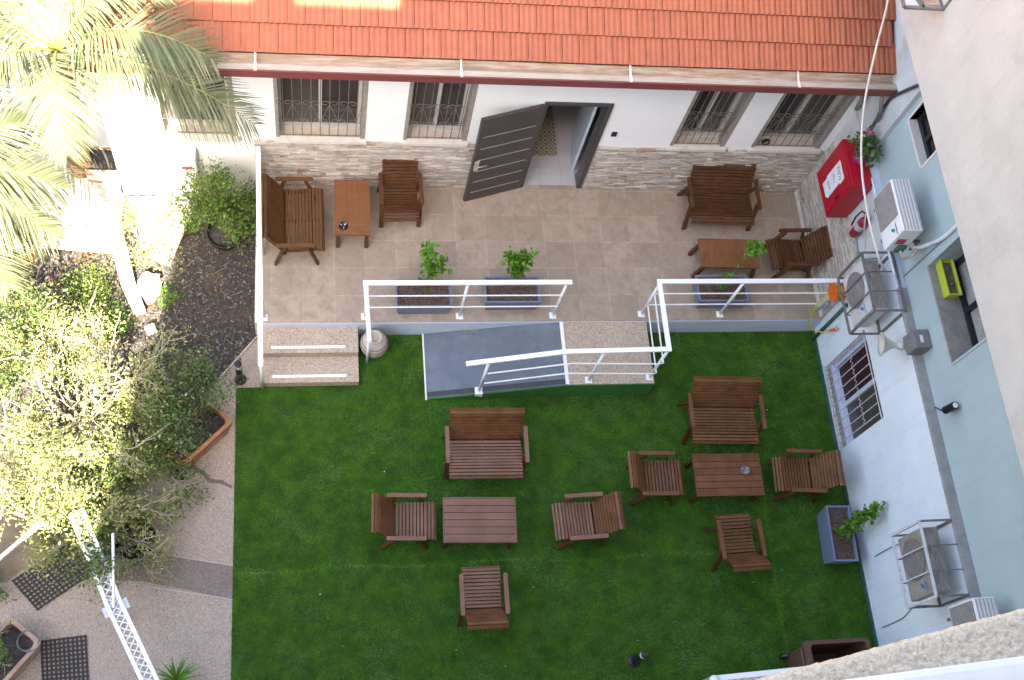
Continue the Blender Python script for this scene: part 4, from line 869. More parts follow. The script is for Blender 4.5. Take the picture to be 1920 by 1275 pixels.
# ------------------------------------------------------------------ air conditioners
def ac_unit(label, xf, y0, y1, z0, z1, depth, kind, logo, cat_top, text='TADIRAN', body='ac_white'):
    t = thing('air_conditioner', label, 'air conditioner', (xf + depth / 2, (y0 + y1) / 2, z0), 'wall-mounted air conditioner units')
    MB().bb((xf, y0, z0), (xf + depth, y1, z1)).build('casing', M[body], t, bevel=0.012)
    if kind == 'fan': MB().bb((xf + .012, y0 + .012, z1 + .0005), (xf + depth - .008, y1 - .012, z1 + .004)).build('top_cover', cat_top, t)
    mb = MB(); n = 6
    for k in range(n): xx = xf + .03 + (depth - .05) * k / (n - 1); mb.bb((xx - .012, y0 + .015, z1 - .001), (xx + .006, y1 - .015, z1 + .006))
    mb.build('top_ribs', cat_top, t)
    w_ = y1 - y0; h = z1 - z0; yc = y1 - .02 - h * .5 if kind == 'fan' else None
    if kind == 'mesh':
        ya, yb = y0 + w_ * .33, y1 - .03; g = MB(); g.bb((xf - .010, ya, z0 + .05), (xf - .001, yb, z1 - .03)); g.build('grille', M['ac_grille'], t)
        g = MB(); nn = 22
        for k in range(nn): yy = ya + (yb - ya) * k / (nn - 1); g.bb((xf - .016, yy - .003, z0 + .05), (xf - .0105, yy + .003, z1 - .03))
        for k in range(12): zz = z0 + .05 + (h - .08) * k / 11; g.bb((xf - .019, ya, zz - .003), (xf - .0165, yb, zz + .003))
        g.build('grille_wires', M['ac_grille_pale'], t)
    else:
        r = h * .42; c = (xf - .001, yc, (z0 + z1) / 2)
        MB().lathe([(0, 0.012), (r, 0.010), (r, 0.0)], c, n=36, axis=(-1, 0, 0)).build('grille', M['ac_grille'], t)
        g = MB()
        for q in range(1, 7): rr = r * q / 6.0; g.lathe([(rr - .003, .013), (rr, .017), (rr + .003, .013)], c, n=36, axis=(-1, 0, 0), caps=False)
        g.build('grille_wires', M['ac_dirty'], t, recalc=False)
    # logo: reading direction is -y, up is +z, plate on the near end of the front
    if logo:
        X = xf - .003; ly = y0 + w_ * .15; lz = z0 + h * .60
        def ell(cy, cz, a, b, rot_, m, nm):
            pts = []
            for k in range(16): q = 2 * math.pi * k / 16; u, v_ = a * math.cos(q), b * math.sin(q); pts.append((cy - (u * math.cos(rot_) - v_ * math.sin(rot_)), cz + u * math.sin(rot_) + v_ * math.cos(rot_)))
            MB().prism(pts, X, X + .0035, f=lambda y, z, x: (x, y, z)).build(nm, m, t)
        ell(ly, lz + .012, .030, .026, .5, M['logo_teal'] if logo == 1 else M['logo_blue'], 'logo_mark'); ell(ly + .016, lz - .022, .026, .014, .7, M['logo_navy'] if logo == 1 else M['logo_blue'], 'logo_mark'); ell(ly + .030, lz - .040, .014, .008, .7, M['logo_red'], 'logo_mark')
        text_mesh(text, .038, 'logo_text', M['logo_navy'] if logo == 1 else M['logo_blue'], t, (X, ly - .0, lz + .075), (0, -1, 0), (0, 0, 1), depth=.0015)
    return t
ac1 = ac_unit('clean white air conditioner with square mesh on the teal wall beside the red cabinet', 7.19, 6.345, 7.085, 3.21, 3.745, 0.27, 'mesh', 1, M['ac_grille_pale'])
ac2 = ac_unit('caged air conditioner with round fan above the hose reel', 7.21, 5.82, 6.55, 2.0, 2.585, 0.24, 'fan', 2, M['ac_dirty'], body='ac_used')
ac3 = ac_unit('grimy caged air conditioner with round fan low on the wall past the leaning sapling', 7.22, 2.15, 2.93, 1.95, 2.55, 0.22, 'fan', 2, M['ac_dirty'], body='ac_grimy')
ac4 = ac_unit('air conditioner half hidden behind the rough stucco parapet', 7.22, 1.18, 1.94, 2.74, 3.30, 0.28, 'mesh', 0, M['ac_grille_pale'])
for a_, z in ((ac1, 3.21), (ac4, 2.74)):
    ys = (6.5, 6.95) if a_ is ac1 else (1.3, 1.8)
    for y in ys: mb = MB(); mb.bar((7.2, y, z - .02), (TB, y, z - .02), .035, .03); mb.bar((TB - .02, y, z - .035), (TB - .02, y, z - .25), .035, .02, up=(0, 1, 0)); mb.build('bracket', M['cage'], a_)
mb = MB(); mb.bb((7.24, 6.338, 3.40), (7.36, 6.344, 3.52), 0); mb.build('energy_label', M['logo_red'], ac1)
mb = MB(); mb.bb((7.30, 6.30, 3.24), (7.42, 6.344, 3.38)); mb.build('valve_cover', M['green_dark'], ac1, bevel=.01)
mb = MB(); mb.tube([(7.36, 6.30, 3.30), (7.42, 6.22, 3.22), (7.52, 6.24, 3.26), (7.56, 6.3, 3.36)], .02, n=8); mb.build('pipe', M['copper'], ac1, smooth=True)

def cage(label, x0, y0, y1, z0, z1, m, bars, mats_front=None):
    t = thing('air_conditioner_cage', label, 'metal cage', (x0, (y0 + y1) / 2, z0), 'steel cages around air conditioners')
    X1 = W - .002; s = .028
    F_ = MB()
    for y in (y0, y1): F_.bb((x0, y - s / 2, z0), (x0 + s, y + s / 2, z1))
    for z in (z0, z1): F_.bb((x0 + .001, y0 + s / 2, z - s / 2), (x0 + s - .001, y1 - s / 2, z + s / 2))
    for k in range(1, bars + 1): y = y0 + (y1 - y0) * k / (bars + 1); F_.bb((x0 + .004, y - .007, z0 + s / 2), (x0 + .02, y + .007, z1 - s / 2))
    F_.build('front_frame', mats_front or m, t)
    for y in (y0, y1):
        for z in (z0, z1): MB().bb((x0 + s, y - s / 2 + .002, z - s / 2 + .002), (X1 - .03, y + s / 2 - .002, z + s / 2 - .002)).build('side_bar', m, t)
    for k in range(1, bars + 1): y = y0 + (y1 - y0) * k / (bars + 1); MB().bb((x0 + s, y - .007, z1 - .007), (X1 - .03, y + .007, z1 + .007)).build('thin_bar', m, t); MB().bb((x0 + s, y - .007, z0 - .007), (X1 - .03, y + .007, z0 + .007)).build('thin_bar', m, t)
    
    B = MB()
    for y in (y0, y1): B.bb((X1 - .03, y - s / 2, z0), (X1, y + s / 2, z1))
    for z in (z0, z1): B.bb((X1 - .029, y0 + s / 2, z - s / 2), (X1 - .001, y1 - s / 2, z + s / 2))
    B.build('wall_frame', m, t); return t
cage('dark grey steel cage around the air conditioner above the hose reel', 7.17, 5.755, 6.60, 1.94, 2.69, M['cage'], 2)
cage('white-fronted rusty steel cage around the grimy low air conditioner', 7.17, 2.09, 2.99, 1.90, 2.62, M['cage'], 2, M['cage_white'])

# ------------------------------------------------------------------ wall things, patio corner
rb = thing('hose_cabinet', 'red metal fire cabinet with a white paper notice in the patio corner', 'fire cabinet', (7.45, 8.05, 1.8))
MB().bb((7.30, 7.66, 1.76), (W - .032, 8.40, 2.66)).build('cabinet_body', M['red'], rb, bevel=.006)
MB().bb((7.288, 7.69, 1.80), (7.299, 8.37, 2.62)).build('cabinet_door', M['red'], rb, bevel=.004)
MB().bb((7.27, 7.72, 2.16), (7.288, 7.74, 2.26)).build('handle', M['black'], rb)
nt_ = MB(); poly = [(8.20, 2.46), (7.93, 2.50), (7.82, 2.36), (7.83, 2.30), (7.80, 2.28), (7.86, 1.95), (7.88, 1.91), (7.95, 1.90), (8.02, 1.88), (8.10, 2.02)]
poly = [(8.16, 2.50), (7.86, 2.50), (7.85, 2.36), (7.88, 2.35), (7.87, 1.95), (7.90, 1.94), (7.91, 1.90), (8.14, 1.90), (8.14, 2.05), (8.165, 2.06)]
nt_.prism(poly, 7.284, 7.2875, f=lambda y, z, x: (x, y, z)); nt_.build('notice', M['sticker'], rb)
text_mesh('\u05d5\u05dc\u05d2\u05dc\u05d2', .105, 'notice_text', M['ink'], rb, (7.2835, 8.005, 2.40), (0, -1, 0), (0, 0, 1), depth=.0008)
text_mesh('\u05d9\u05d5\u05d1\u05d9\u05db', .075, 'notice_text', M['ink_pink'], rb, (7.2835, 8.02, 2.24), (0, -1, 0), (0, 0, 1), depth=.0008)
text_mesh('\u05e9\u05d0', .10, 'notice_text', M['ink_teal'], rb, (7.2835, 8.02, 2.06), (0, -1, 0), (0, 0, 1), depth=.0008)
fp = thing('flower_pot', 'magenta flower pot with pink geraniums on top of the red cabinet', 'flower pot', (7.47, 8.07, 2.662))
MB().lathe([(0.10, 0), (0.125, 0.16), (0.135, 0.16), (0.135, 0.20), (0.12, 0.20), (0.115, 0.15), (0, 0.15)], (7.47, 8.07, 2.662), n=4 * 6).build('pot', M['magenta'], fp)
g = thing('geranium', 'pink-flowered geranium in the magenta pot', 'plant', (7.47, 8.07, 2.82))
P = np.array([7.47, 8.07, 2.93]) + RNG.normal(size=(220, 3)) * np.array([.07, .11, .06]); leaves(P, .075, M['leaf_dark'], 'foliage', g, up=.6, aspect=.9)
P = np.concatenate([np.array(c) + RNG.normal(size=(14, 3)) * .016 for c in ((7.42, 8.26, 3.10), (7.45, 8.17, 3.16), (7.38, 7.95, 2.85))]); leaves(P, .035, M['flower_pink'], 'blossom', g, up=.3, aspect=.9)
ex = thing('fire_extinguisher', 'red fire extinguisher hanging on the grey wall below the red cabinet', 'fire extinguisher', (7.56, 7.30, 1.95))
MB().lathe([(0.0, -.01), (.06, 0), (.068, .03), (.068, .36), (.05, .42), (.025, .44), (.025, .47), (0, .47)], (7.56, 7.30, 1.93), n=20).build('cylinder', M['red_dark'], ex, smooth=True)
MB().lathe([(.0685, .18), (.0695, .185), (.0695, .29), (.0685, .295)], (7.56, 7.30, 1.93), n=20, caps=False).build('label_band', M['ac_grille_pale'], ex)
mb = MB(); mb.bar((7.56, 7.30, 2.40), (7.50, 7.22, 2.46), .025, .015); mb.bar((7.56, 7.30, 2.43), (7.50, 7.23, 2.50), .025, .012); mb.build('valve_handle', M['black'], ex)
mb = MB(); mb.tube([(7.55, 7.33, 2.42), (7.50, 7.40, 2.40), (7.48, 7.40, 2.25), (7.50, 7.38, 2.05)], .012, n=8); mb.build('hose', M['black'], ex, smooth=True)
hr = thing('hose_reel', 'orange and yellow garden hose reel at the end of the railing', 'hose reel', (7.45, 6.66, 1.4))
MB().lathe([(.14, 0), (.14, .015), (.05, .02), (.05, .13), (.14, .135), (.14, .15), (0, .15)], (7.34, 6.64, 1.42), n=24, axis=(1, 0, 0)).build('drum', M['orange'], hr)
mb = MB()
for k in range(7): mb.tube([(7.365 + .017 * k, 6.64 + (.075 + .012 * (k % 2)) * math.cos(a), 1.42 + (.075 + .012 * (k % 2)) * math.sin(a)) for a in [i * .4 for i in range(17)]], .011, n=6)
mb.build('coil', M['yellow'], hr, smooth=True)
mb = MB(); mb.tube([(7.40, 6.72, 1.36), (7.30, 6.66, 1.0), (7.30, 6.56, 0.62), (7.42, 6.50, 0.42), (7.54, 6.42, 0.50), (7.58, 6.36, 0.72)], .012, n=8); mb.build('hose_tail', M['yellow'], hr, smooth=True)
mb = MB(); mb.bar((7.42, 6.64, 1.42), (W - .035, 6.64, 1.42), .06, .08); mb.build('bracket', M['black'], hr)
wp = tag(MB().tube([(7.46, 6.73, 0.62), (7.46, 6.74, 1.30)], .03, n=12).build('drain_pipe', M['pipe_white'], smooth=True), 'short white drain pipe standing beside the hose reel', 'pipe')
gp = tag(MB().tube([(W - .03, 6.52, 0.03), (W - .03, 6.52, 1.25)], .028, n=10).build('water_pipe', M['green_dark'], smooth=True), 'dark green vertical pipe in the wall corner by the patio end', 'pipe')
tp = thing('garden_tap', 'small tap with red collar where the yellow hose ends', 'tap', (7.58, 6.36, .72))
mb = MB(); mb.tube([(7.56, 6.36, .70), (7.62, 6.34, .80)], .022, n=10); mb.build('collar', M['orange'], tp); mb = MB(); mb.tube([(7.60, 6.34, .80), (W, 6.33, .84)], .014, n=8); mb.bar((7.60, 6.30, .84), (7.60, 6.38, .84), .012, .012); mb.build('valve', M['steel'], tp)
# loudspeaker and box
sp_ = thing('horn_loudspeaker', 'cream horn loudspeaker pointing left from the grey box above the barred window', 'loudspeaker', (7.4, 5.40, 2.45))
ax = Vector((-0.96, 0.16, -0.20)).normalized(); c0 = Vector((7.56, 5.30, 2.58))
MB().lathe([(.0, .0), (.05, 0), (.058, .08), (.036, .085), (.038, .13), (.06, .19), (.105, .255), (.155, .30), (.163, .305), (.158, .312), (.10, .27), (.055, .20), (.0, .14)], c0, n=28, axis=ax).build('horn', M['cream'], sp_, smooth=True)
MB().lathe([(.0, .12), (.02, .12), (.028, .20), (.032, .26), (0, .27)], c0, n=14, axis=ax).build('phase_plug', M['ac_grille_pale'], sp_, smooth=True)
MB().bar(c0 + Vector((0, 0, -.03)), (W, 5.30, 2.48), .03, .02).build('mount', M['cage'], sp_)
jb = thing('junction_box', 'dark grey metal box with a pale sticker beside the horn loudspeaker', 'electrical box', (7.6, 5.25, 2.66))
MB().bb((7.50, 5.13, 2.657), (7.72, 5.38, 2.92)).build('box_body', M['grey_box'], jb, bevel=.01)
MB().bb((7.58, 5.20, 2.921), (7.62, 5.30, 2.925)).build('sticker', M['sticker'], jb)
ws = thing('wall_spotlight', 'black cylindrical spotlight on the lower teal wall', 'spotlight', (7.66, 4.24, 3.1))
MB().tube([(7.64, 4.26, 2.99), (7.64, 4.24, 3.22)], .048, n=16).build('lamp_body', M['black'], ws); MB().lathe([(0.034, .0), (.034, .004), (0, .004)], (7.64, 4.24, 3.221), n=16).build('lens', M['lamp_white'], ws); MB().bar((7.64, 4.25, 3.1), (TB, 4.25, 3.1), .04, .04).build('mount', M['black'], ws)
mb = MB(); mb.tube([(7.64, 4.26, 2.99), (7.70, 4.30, 2.85), (7.715, 4.42, 2.66)], .008, n=6); mb.build('lead', M['cable'], ws)
lp = thing('window_box', 'lime green window box with bare soil on the teal building sill', 'window box', (7.88, 5.87, 3.28))
o = [(-.085, -.25), (.085, -.25), (.085, .25), (-.085, .25)]; mb = MB(); V = []
for (k, z) in ((.82, 0), (.96, .13), (1.06, .13), (1.06, .16), (.90, .16), (.85, .11)): V += [(7.88 + px * k, 5.87 + py * (1 - (1 - k) * .4), 3.276 + z) for px, py in o]
F = [(3, 2, 1, 0)]
for b in range(0, 20, 4): F += [(b + j, b + (j + 1) % 4, b + 4 + (j + 1) % 4, b + 4 + j) for j in range(4)]
F.append((20, 21, 22, 23)); mb.add(V, F).build('pot', M['lime'], lp)
mb = MB(); mb.bb((7.82, 5.66, 3.386), (7.94, 6.08, 3.395)); mb.lathe([(0, 0), (.03, .01), (.02, .03), (0, .035)], (7.88, 5.78, 3.395), n=8); mb.lathe([(0, 0), (.03, .01), (.02, .03), (0, .035)], (7.88, 6.0, 3.395), n=8); mb.build('soil', M['bark_brown'], lp)

# cables
def cable(name, label, pts, r, m, n=6, sub=6):
    P = [Vector(p) for p in pts]; out_ = []
    for i in range(len(P) - 1):
        p0, p1, p2, p3 = P[max(i - 1, 0)], P[i], P[i + 1], P[min(i + 2, len(P) - 1)]
        for k in range(sub):
            t = k / sub; out_.append(0.5 * ((2 * p1) + (-p0 + p2) * t + (2 * p0 - 5 * p1 + 4 * p2 - p3) * t * t + (-p0 + 3 * p1 - 3 * p2 + p3) * t ** 3))
    out_.append(P[-1]); return tag(MB().tube(out_, r, n=n).build(name, m, smooth=True), label, 'cable' if 'pipe' not in name else 'pipe')
cable('hanging_cable', 'cream cable hanging from the roof top down past the red cabinet', [(6.88, 9.2, 5.30), (6.90, 8.79, 5.04), (6.92, 8.45, 4.50), (6.95, 8.03, 3.92), (7.0, 7.52, 3.50), (7.02, 6.9, 3.33), (7.10, 6.3, 3.20), (7.3, 6.2, 2.95)], .016, M['cable_white'])
cable('refrigerant_pipe', 'white wrapped pipe curving from the clean air conditioner up the teal wall', [(7.46, 6.45, 3.38), (7.58, 6.36, 3.27), (7.68, 6.33, 3.40), (7.705, 6.25, 3.75), (7.705, 6.24, 4.1), (7.705, 6.22, 5.0)], .028, M['pipe_white'], 10)
cable('wall_cable', 'thin dark cable running down the teal wall beside the deep window', [(7.72, 6.24, 5.0), (7.72, 6.235, 3.9), (7.72, 6.25, 3.3), (7.72, 6.26, 2.66)], .009, M['cable_grey'])
cable('corner_cable', 'black cable bundle running up the bare corner above the red cabinet', [(7.645, 8.32, 2.62), (7.64, 8.45, 2.95), (7.635, 8.50, 3.35), (7.63, 8.45, 3.62), (7.62, 8.2, 4.2)], .022, M['cable'])
cable('thin_cable', 'thin grey cable sagging across the white wall below the rusty cage', [(W - .01, 2.08, 1.95), (W - .01, 2.2, 1.3), (W - .01, 2.12, .9), (W - .01, 2.1, .3)], .007, M['cable_grey'])
cable('low_cable', 'grey cable bent across the white wall near the stucco parapet', [(W - .01, 1.55, 1.62), (W - .01, 1.72, 1.15), (W - .01, 1.62, .9), (W - .01, 1.5, .75)], .009, M['cable_grey'])
cable('vertical_cable', 'thin grey cable running down the white wall left of the rusty cage', [(W - .01, 3.0, 2.55), (W - .01, 3.02, 1.6), (W - .01, 3.04, 0.9), (W - .01, 3.03, .5)], .008, M['cable_grey'])
cable('drop_cable', 'grey cable looping from the fire extinguisher to the dark cage', [(7.60, 7.35, 1.95), (7.62, 7.1, 1.85), (7.60, 6.9, 1.95), (7.58, 6.65, 2.45)], .011, M['cable_grey'])
cable('cream_lead', 'cream lead hanging between the white cable and the dark cage', [(7.02, 6.9, 3.33), (7.2, 6.85, 2.85), (7.35, 6.75, 2.5), (7.30, 6.62, 2.3)], .010, M['cable_white'])
cable('conduit', 'white conduit running along the ledge under the clean air conditioner', [(7.58, 7.75, 2.70), (7.56, 7.2, 2.72), (7.55, 6.7, 2.73), (7.55, 6.25, 2.74)], .016, M['pipe_white'])
dp = thing('downpipe', 'grey rainwater elbow pipe under the gutter in the right corner', 'pipe', (7.45, 8.75, 3.0))
MB().tube([(7.35, 8.62, 3.55), (7.36, 8.68, 3.38), (7.42, 8.82, 3.2), (7.56, 8.86, 2.95), (7.60, 8.88, 2.7)], .035, n=10).build('pipe', M['concrete'], dp, smooth=True)
MB().tube([(7.50, 8.55, 3.55), (7.58, 8.45, 3.30), (7.60, 8.40, 3.1)], .03, n=10).build('branch_pipe', M['cage'], dp, smooth=True)
rk = thing('wall_rack', 'grey steel wall rack with pinkish cloth at the top edge of the beige wall', 'rack', (6.8, 8.1, 5.8))
mb = MB(); zr = 5.84
for a, b in (((7.0, 7.99, zr), (6.52, 7.99, zr)), ((6.52, 7.99, zr), (6.52, 8.9, zr)), ((7.0, 7.99, zr), (7.0, 8.9, zr)), ((6.75, 7.99, zr), (6.75, 8.9, zr)), ((6.75, 7.99, zr), (6.60, 8.35, zr))): mb.bar(a, b, .03, .03)
mb.bar((7.0, 7.99, zr), (7.0, 7.99, zr + .30), .03, .03, up=(0, 1, 0)); mb.build('frame', M['cage'], rk)
MB().bb((6.545, 8.03, zr - .02), (6.73, 8.85, zr - .005)).build('cloth', M['flower_white'], rk); MB().bb((6.77, 8.05, zr - .02), (6.97, 8.85, zr - .005)).build('tray', M['terracotta_pale'], rk)

# bin and fence at the bottom
bn = thing('wheelie_bin', 'open brown wheelie bin by the white wall at the bottom edge', 'bin', (6.6, 1.68, 0))
bx0, bx1, by0, by1 = 6.17, 7.05, 1.47, 1.885
def ring(k, z, e=0.0): cx, cy = (bx0 + bx1) / 2, (by0 + by1) / 2; hx_, hy_ = (bx1 - bx0) / 2 * k - e, (by1 - by0) / 2 * k - e; return [(cx + (1 - k) * .2 + sx * hx_ * q + 0, cy + sy * hy_ * q2, z) for sx, sy, q, q2 in ((-1, -1, 1, .8), (-1, -1, .93, 1), (1, -1, .93, 1), (1, -1, 1, .8), (1, 1, 1, .8), (1, 1, .93, 1), (-1, 1, .93, 1), (-1, 1, 1, .8))]
V = ring(.80, .04) + ring(.97, .93) + ring(1.03, .93) + ring(1.03, 1.0) + ring(.93, 1.0, .03) + ring(.74, .10)
F = [tuple(range(7, -1, -1))]
for b in range(0, 40, 8): F += [(b + j, b + (j + 1) % 8, b + 8 + (j + 1) % 8, b + 8 + j) for j in range(8)]
F.append(tuple(range(40, 48))); MB().add(V, F).build('body', M['bin'], bn)
mb = MB(); mb.tube([(6.13, 1.58, .96), (6.13, 1.80, .96)], .018, n=8); mb.build('handle', M['bin'], bn)
for y in (1.55, 1.83): MB().lathe([(0, -.03), (.09, -.03), (.1, -.015), (.1, .015), (.09, .03), (0, .03)], (6.28, y, .10), n=18, axis=(0, 1, 0)).build('wheel', M['black'], bn)
fe = thing('metal_fence', 'white metal fence with a capped end post at the bottom edge', 'fence', (5.5, 1.4, 0))
def fy(x): return 1.374 + (x - 4.49) * .0352
mb = MB(); mb.bar((4.49, fy(4.49), 2.2), (7.6, fy(7.6), 2.2), .06, .04); mb.build('top_rail', M['white_metal'], fe)
mb = MB(); mb.bar((4.49, fy(4.49) - .01, .3), (7.6, fy(7.6) - .01, .3), .04, .04)
for k in range(30): x = 4.6 + k * .1; mb.tube([(x, fy(x) - .01, .05), (x, fy(x) - .01, 2.18)], .010, n=6)
mb.build('bars', M['white_metal'], fe)
MB().lathe([(.06, 0), (.06, 2.22), (.065, 2.22), (.065, 2.25), (.04, 2.29), (0, 2.3)], (4.47, fy(4.47) - .03, 0), n=20).build('end_post', M['ac_white'], fe, smooth=True)

# ------------------------------------------------------------------ garden
def shrub(name, label, base, leafm, barkm, n, size, H=1.4, spread=.7, kids=4, depth=3, r0=.035, stems=4, scat=.07, cat='shrub', lean=(0, 0, 0), seed=1, up=.12, extra=None, bark_n=5, upl=.45, group=None, ratio=.68):
    rnd = random.Random(seed); t = thing(name, label, cat, base, group); BR = []; T = []
    for k in range(stems):
        a = 2 * math.pi * (k + rnd.random() * .6) / stems; d = Vector((math.cos(a) * spread, math.sin(a) * spread, 1.0)) + Vector(lean)
        b, tp_ = branchy(Vector(base) + Vector((math.cos(a) * .04, math.sin(a) * .04, 0)), d, H * (.38 + .12 * rnd.random()), r0 * (.7 + .5 * rnd.random()), depth=depth, spread=.75, kids=kids, up=up, rnd=rnd, ratio=ratio); BR += b; T += tp_
    T = [p for p in T if p.z > base[2] + .08]
    make_wood(BR, barkm, 'branches', t, n=bark_n)
    leaves(around(T, n, scat), size, leafm, 'foliage', t, up=upl)
    if extra:
        for (m_, nn, sz, nm) in extra: leaves(around(T, nn, scat * 1.1), sz, m_, nm, t, up=upl)
    return t
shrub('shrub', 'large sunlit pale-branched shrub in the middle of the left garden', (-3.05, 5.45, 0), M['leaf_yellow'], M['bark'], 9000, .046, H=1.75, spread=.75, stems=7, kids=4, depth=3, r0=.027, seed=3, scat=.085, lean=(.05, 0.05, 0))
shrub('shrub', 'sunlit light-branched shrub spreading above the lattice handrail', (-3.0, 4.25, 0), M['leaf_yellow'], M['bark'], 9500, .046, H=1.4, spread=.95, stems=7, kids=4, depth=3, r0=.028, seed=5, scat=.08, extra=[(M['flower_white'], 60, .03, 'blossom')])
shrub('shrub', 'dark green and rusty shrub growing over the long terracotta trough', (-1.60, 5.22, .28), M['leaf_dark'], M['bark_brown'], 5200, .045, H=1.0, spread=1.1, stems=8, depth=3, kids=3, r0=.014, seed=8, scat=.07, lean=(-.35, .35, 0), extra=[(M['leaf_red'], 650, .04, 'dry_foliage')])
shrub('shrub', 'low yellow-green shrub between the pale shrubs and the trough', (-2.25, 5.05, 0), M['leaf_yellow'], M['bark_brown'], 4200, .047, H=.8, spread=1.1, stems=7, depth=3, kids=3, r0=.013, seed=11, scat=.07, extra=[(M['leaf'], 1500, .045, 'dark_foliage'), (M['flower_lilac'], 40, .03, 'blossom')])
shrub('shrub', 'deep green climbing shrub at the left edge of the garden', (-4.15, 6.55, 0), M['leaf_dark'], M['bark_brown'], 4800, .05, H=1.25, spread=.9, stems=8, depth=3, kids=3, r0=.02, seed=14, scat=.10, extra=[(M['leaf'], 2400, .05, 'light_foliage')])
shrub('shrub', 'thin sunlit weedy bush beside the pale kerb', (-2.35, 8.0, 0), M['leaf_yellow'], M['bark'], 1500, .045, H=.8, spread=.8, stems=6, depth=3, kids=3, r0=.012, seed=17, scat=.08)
shrub('potted_bush', 'round green bush in a black pot beside the patio corner', (-1.20, 8.22, .22), M['leaf'], M['bark_brown'], 4600, .050, H=1.2, spread=.26, stems=6, depth=3, kids=4, r0=.02, seed=21, scat=.075, extra=[(M['leaf_bright'], 700, .05, 'young_foliage')], cat='bush')
shrub('potted_tree', 'gnarled small tree spreading from the big grey pot on the path', (-2.2, 3.72, .36), M['leaf_dark'], M['bark_brown'], 1700, .05, H=1.05, spread=.8, stems=4, depth=3, kids=3, r0=.045, seed=25, scat=.07, lean=(-1.15, .15, -.25), cat='tree', extra=[(M['leaf'], 700, .05, 'light_foliage')])
shrub('shrub', 'small leafy bush behind the pale blue bucket', (-1.93, 4.35, 0), M['leaf'], M['bark'], 1500, .05, H=.75, spread=.8, stems=5, depth=3, kids=3, r0=.012, seed=29, scat=.07)
shrub('shrub', 'leafy plant in the terracotta trough at the bottom left', (-3.85, 2.42, .28), M['leaf'], M['bark'], 700, .045, H=.5, spread=.9, stems=6, depth=2, kids=3, r0=.01, seed=31, scat=.06)
shrub('shrub', 'green tuft at the left edge above the rubber mats', (-3.95, 3.35, 0), M['leaf_dark'], M['bark_brown'], 700, .045, H=.4, spread=.9, stems=5, depth=2, kids=3, r0=.008, seed=33, scat=.05)
shrub('shrub', 'weeds sprouting on the dark soil left of the sunlit kerb', (-3.05, 7.35, 0), M['leaf'], M['bark_brown'], 1500, .04, H=.38, spread=1.7, stems=9, depth=2, kids=3, r0=.006, seed=35, scat=.10)
shrub('shrub', 'bright weeds on the soil below the kerb end', (-2.75, 6.85, 0), M['leaf_bright'], M['bark_brown'], 900, .035, H=.3, spread=1.7, stems=8, depth=2, kids=3, r0=.005, seed=37, scat=.09)
shrub('shrub', 'small bright weed tuft at the edge of the shaded soil', (-2.0, 7.25, 0), M['leaf_bright'], M['bark_brown'], 320, .035, H=.2, spread=1.2, stems=6, depth=1, kids=3, r0=.004, seed=39, scat=.05)
shrub('shrub', 'small weed tuft beside the black bush pot', (-1.72, 8.42, 0), M['leaf_bright'], M['bark_brown'], 220, .04, H=.22, spread=.8, stems=5, depth=1, kids=3, r0=.004, seed=41, scat=.04)

# soil clutter
n = 9000; x = RNG.uniform(-4.6, -0.74, n); y = RNG.uniform(4.3, 8.9, n); ok = (y - 6.6) * (-1.43) < (x + .77) * -2.05 if False else ((x + .76) < (y - 6.62) * .70) ; x, y = x[ok], y[ok]; n = len(x)
s = RNG.uniform(.008, .028, n)[:, None]; a = RNG.uniform(0, 6.28, n); d = np.stack([np.cos(a), np.sin(a), RNG.normal(0, .3, n)], 1); e = np.stack([-np.sin(a), np.cos(a), RNG.normal(0, .3, n)], 1); c = np.stack([x, y, RNG.uniform(.008, .022, n)], 1)
V = np.stack([c - d * s, c + e * s * .6, c + d * s, c - e * s * .6], 1).reshape(-1, 3); o = np_mesh('mulch', V, np.arange(4 * n).reshape(-1, 4), M['chips']); o['kind'] = 'stuff'; tag(o, 'loose bark and stone chips over the dark soil bed', 'mulch')
n = 1500; x = RNG.uniform(-4.6, -0.8, n); y = RNG.uniform(6.2, 8.9, n); ok = ((x + .76) < (y - 6.62) * .70); P = np.stack([x, y, RNG.uniform(.01, .03, n)], 1)[ok]; o = leaves(P, .05, M['leaf_red'], 'dead_leaves', up=.8); o['kind'] = 'stuff'; tag(o, 'dry brown leaves lying on the garden soil', 'leaves')
n = 9; mb = MB()
for k in range(34):
    px, py = random.uniform(-2.0, -.85), random.uniform(6.6, 8.4)
    if px + .76 > (py - 6.62) * .7: continue
    a = random.random() * 6.28; l = random.uniform(.05, .22); mb.tube([(px, py, .025), (px + l * .5 * math.cos(a), py + l * .5 * math.sin(a), .035), (px + l * math.cos(a + random.gauss(0, .5)), py + l * math.sin(a + .1), .025)], .002, n=4)
o = mb.build('twigs', M['bark']); o['kind'] = 'stuff'; tag(o, 'thin dry twigs scattered on the dark soil', 'twigs')

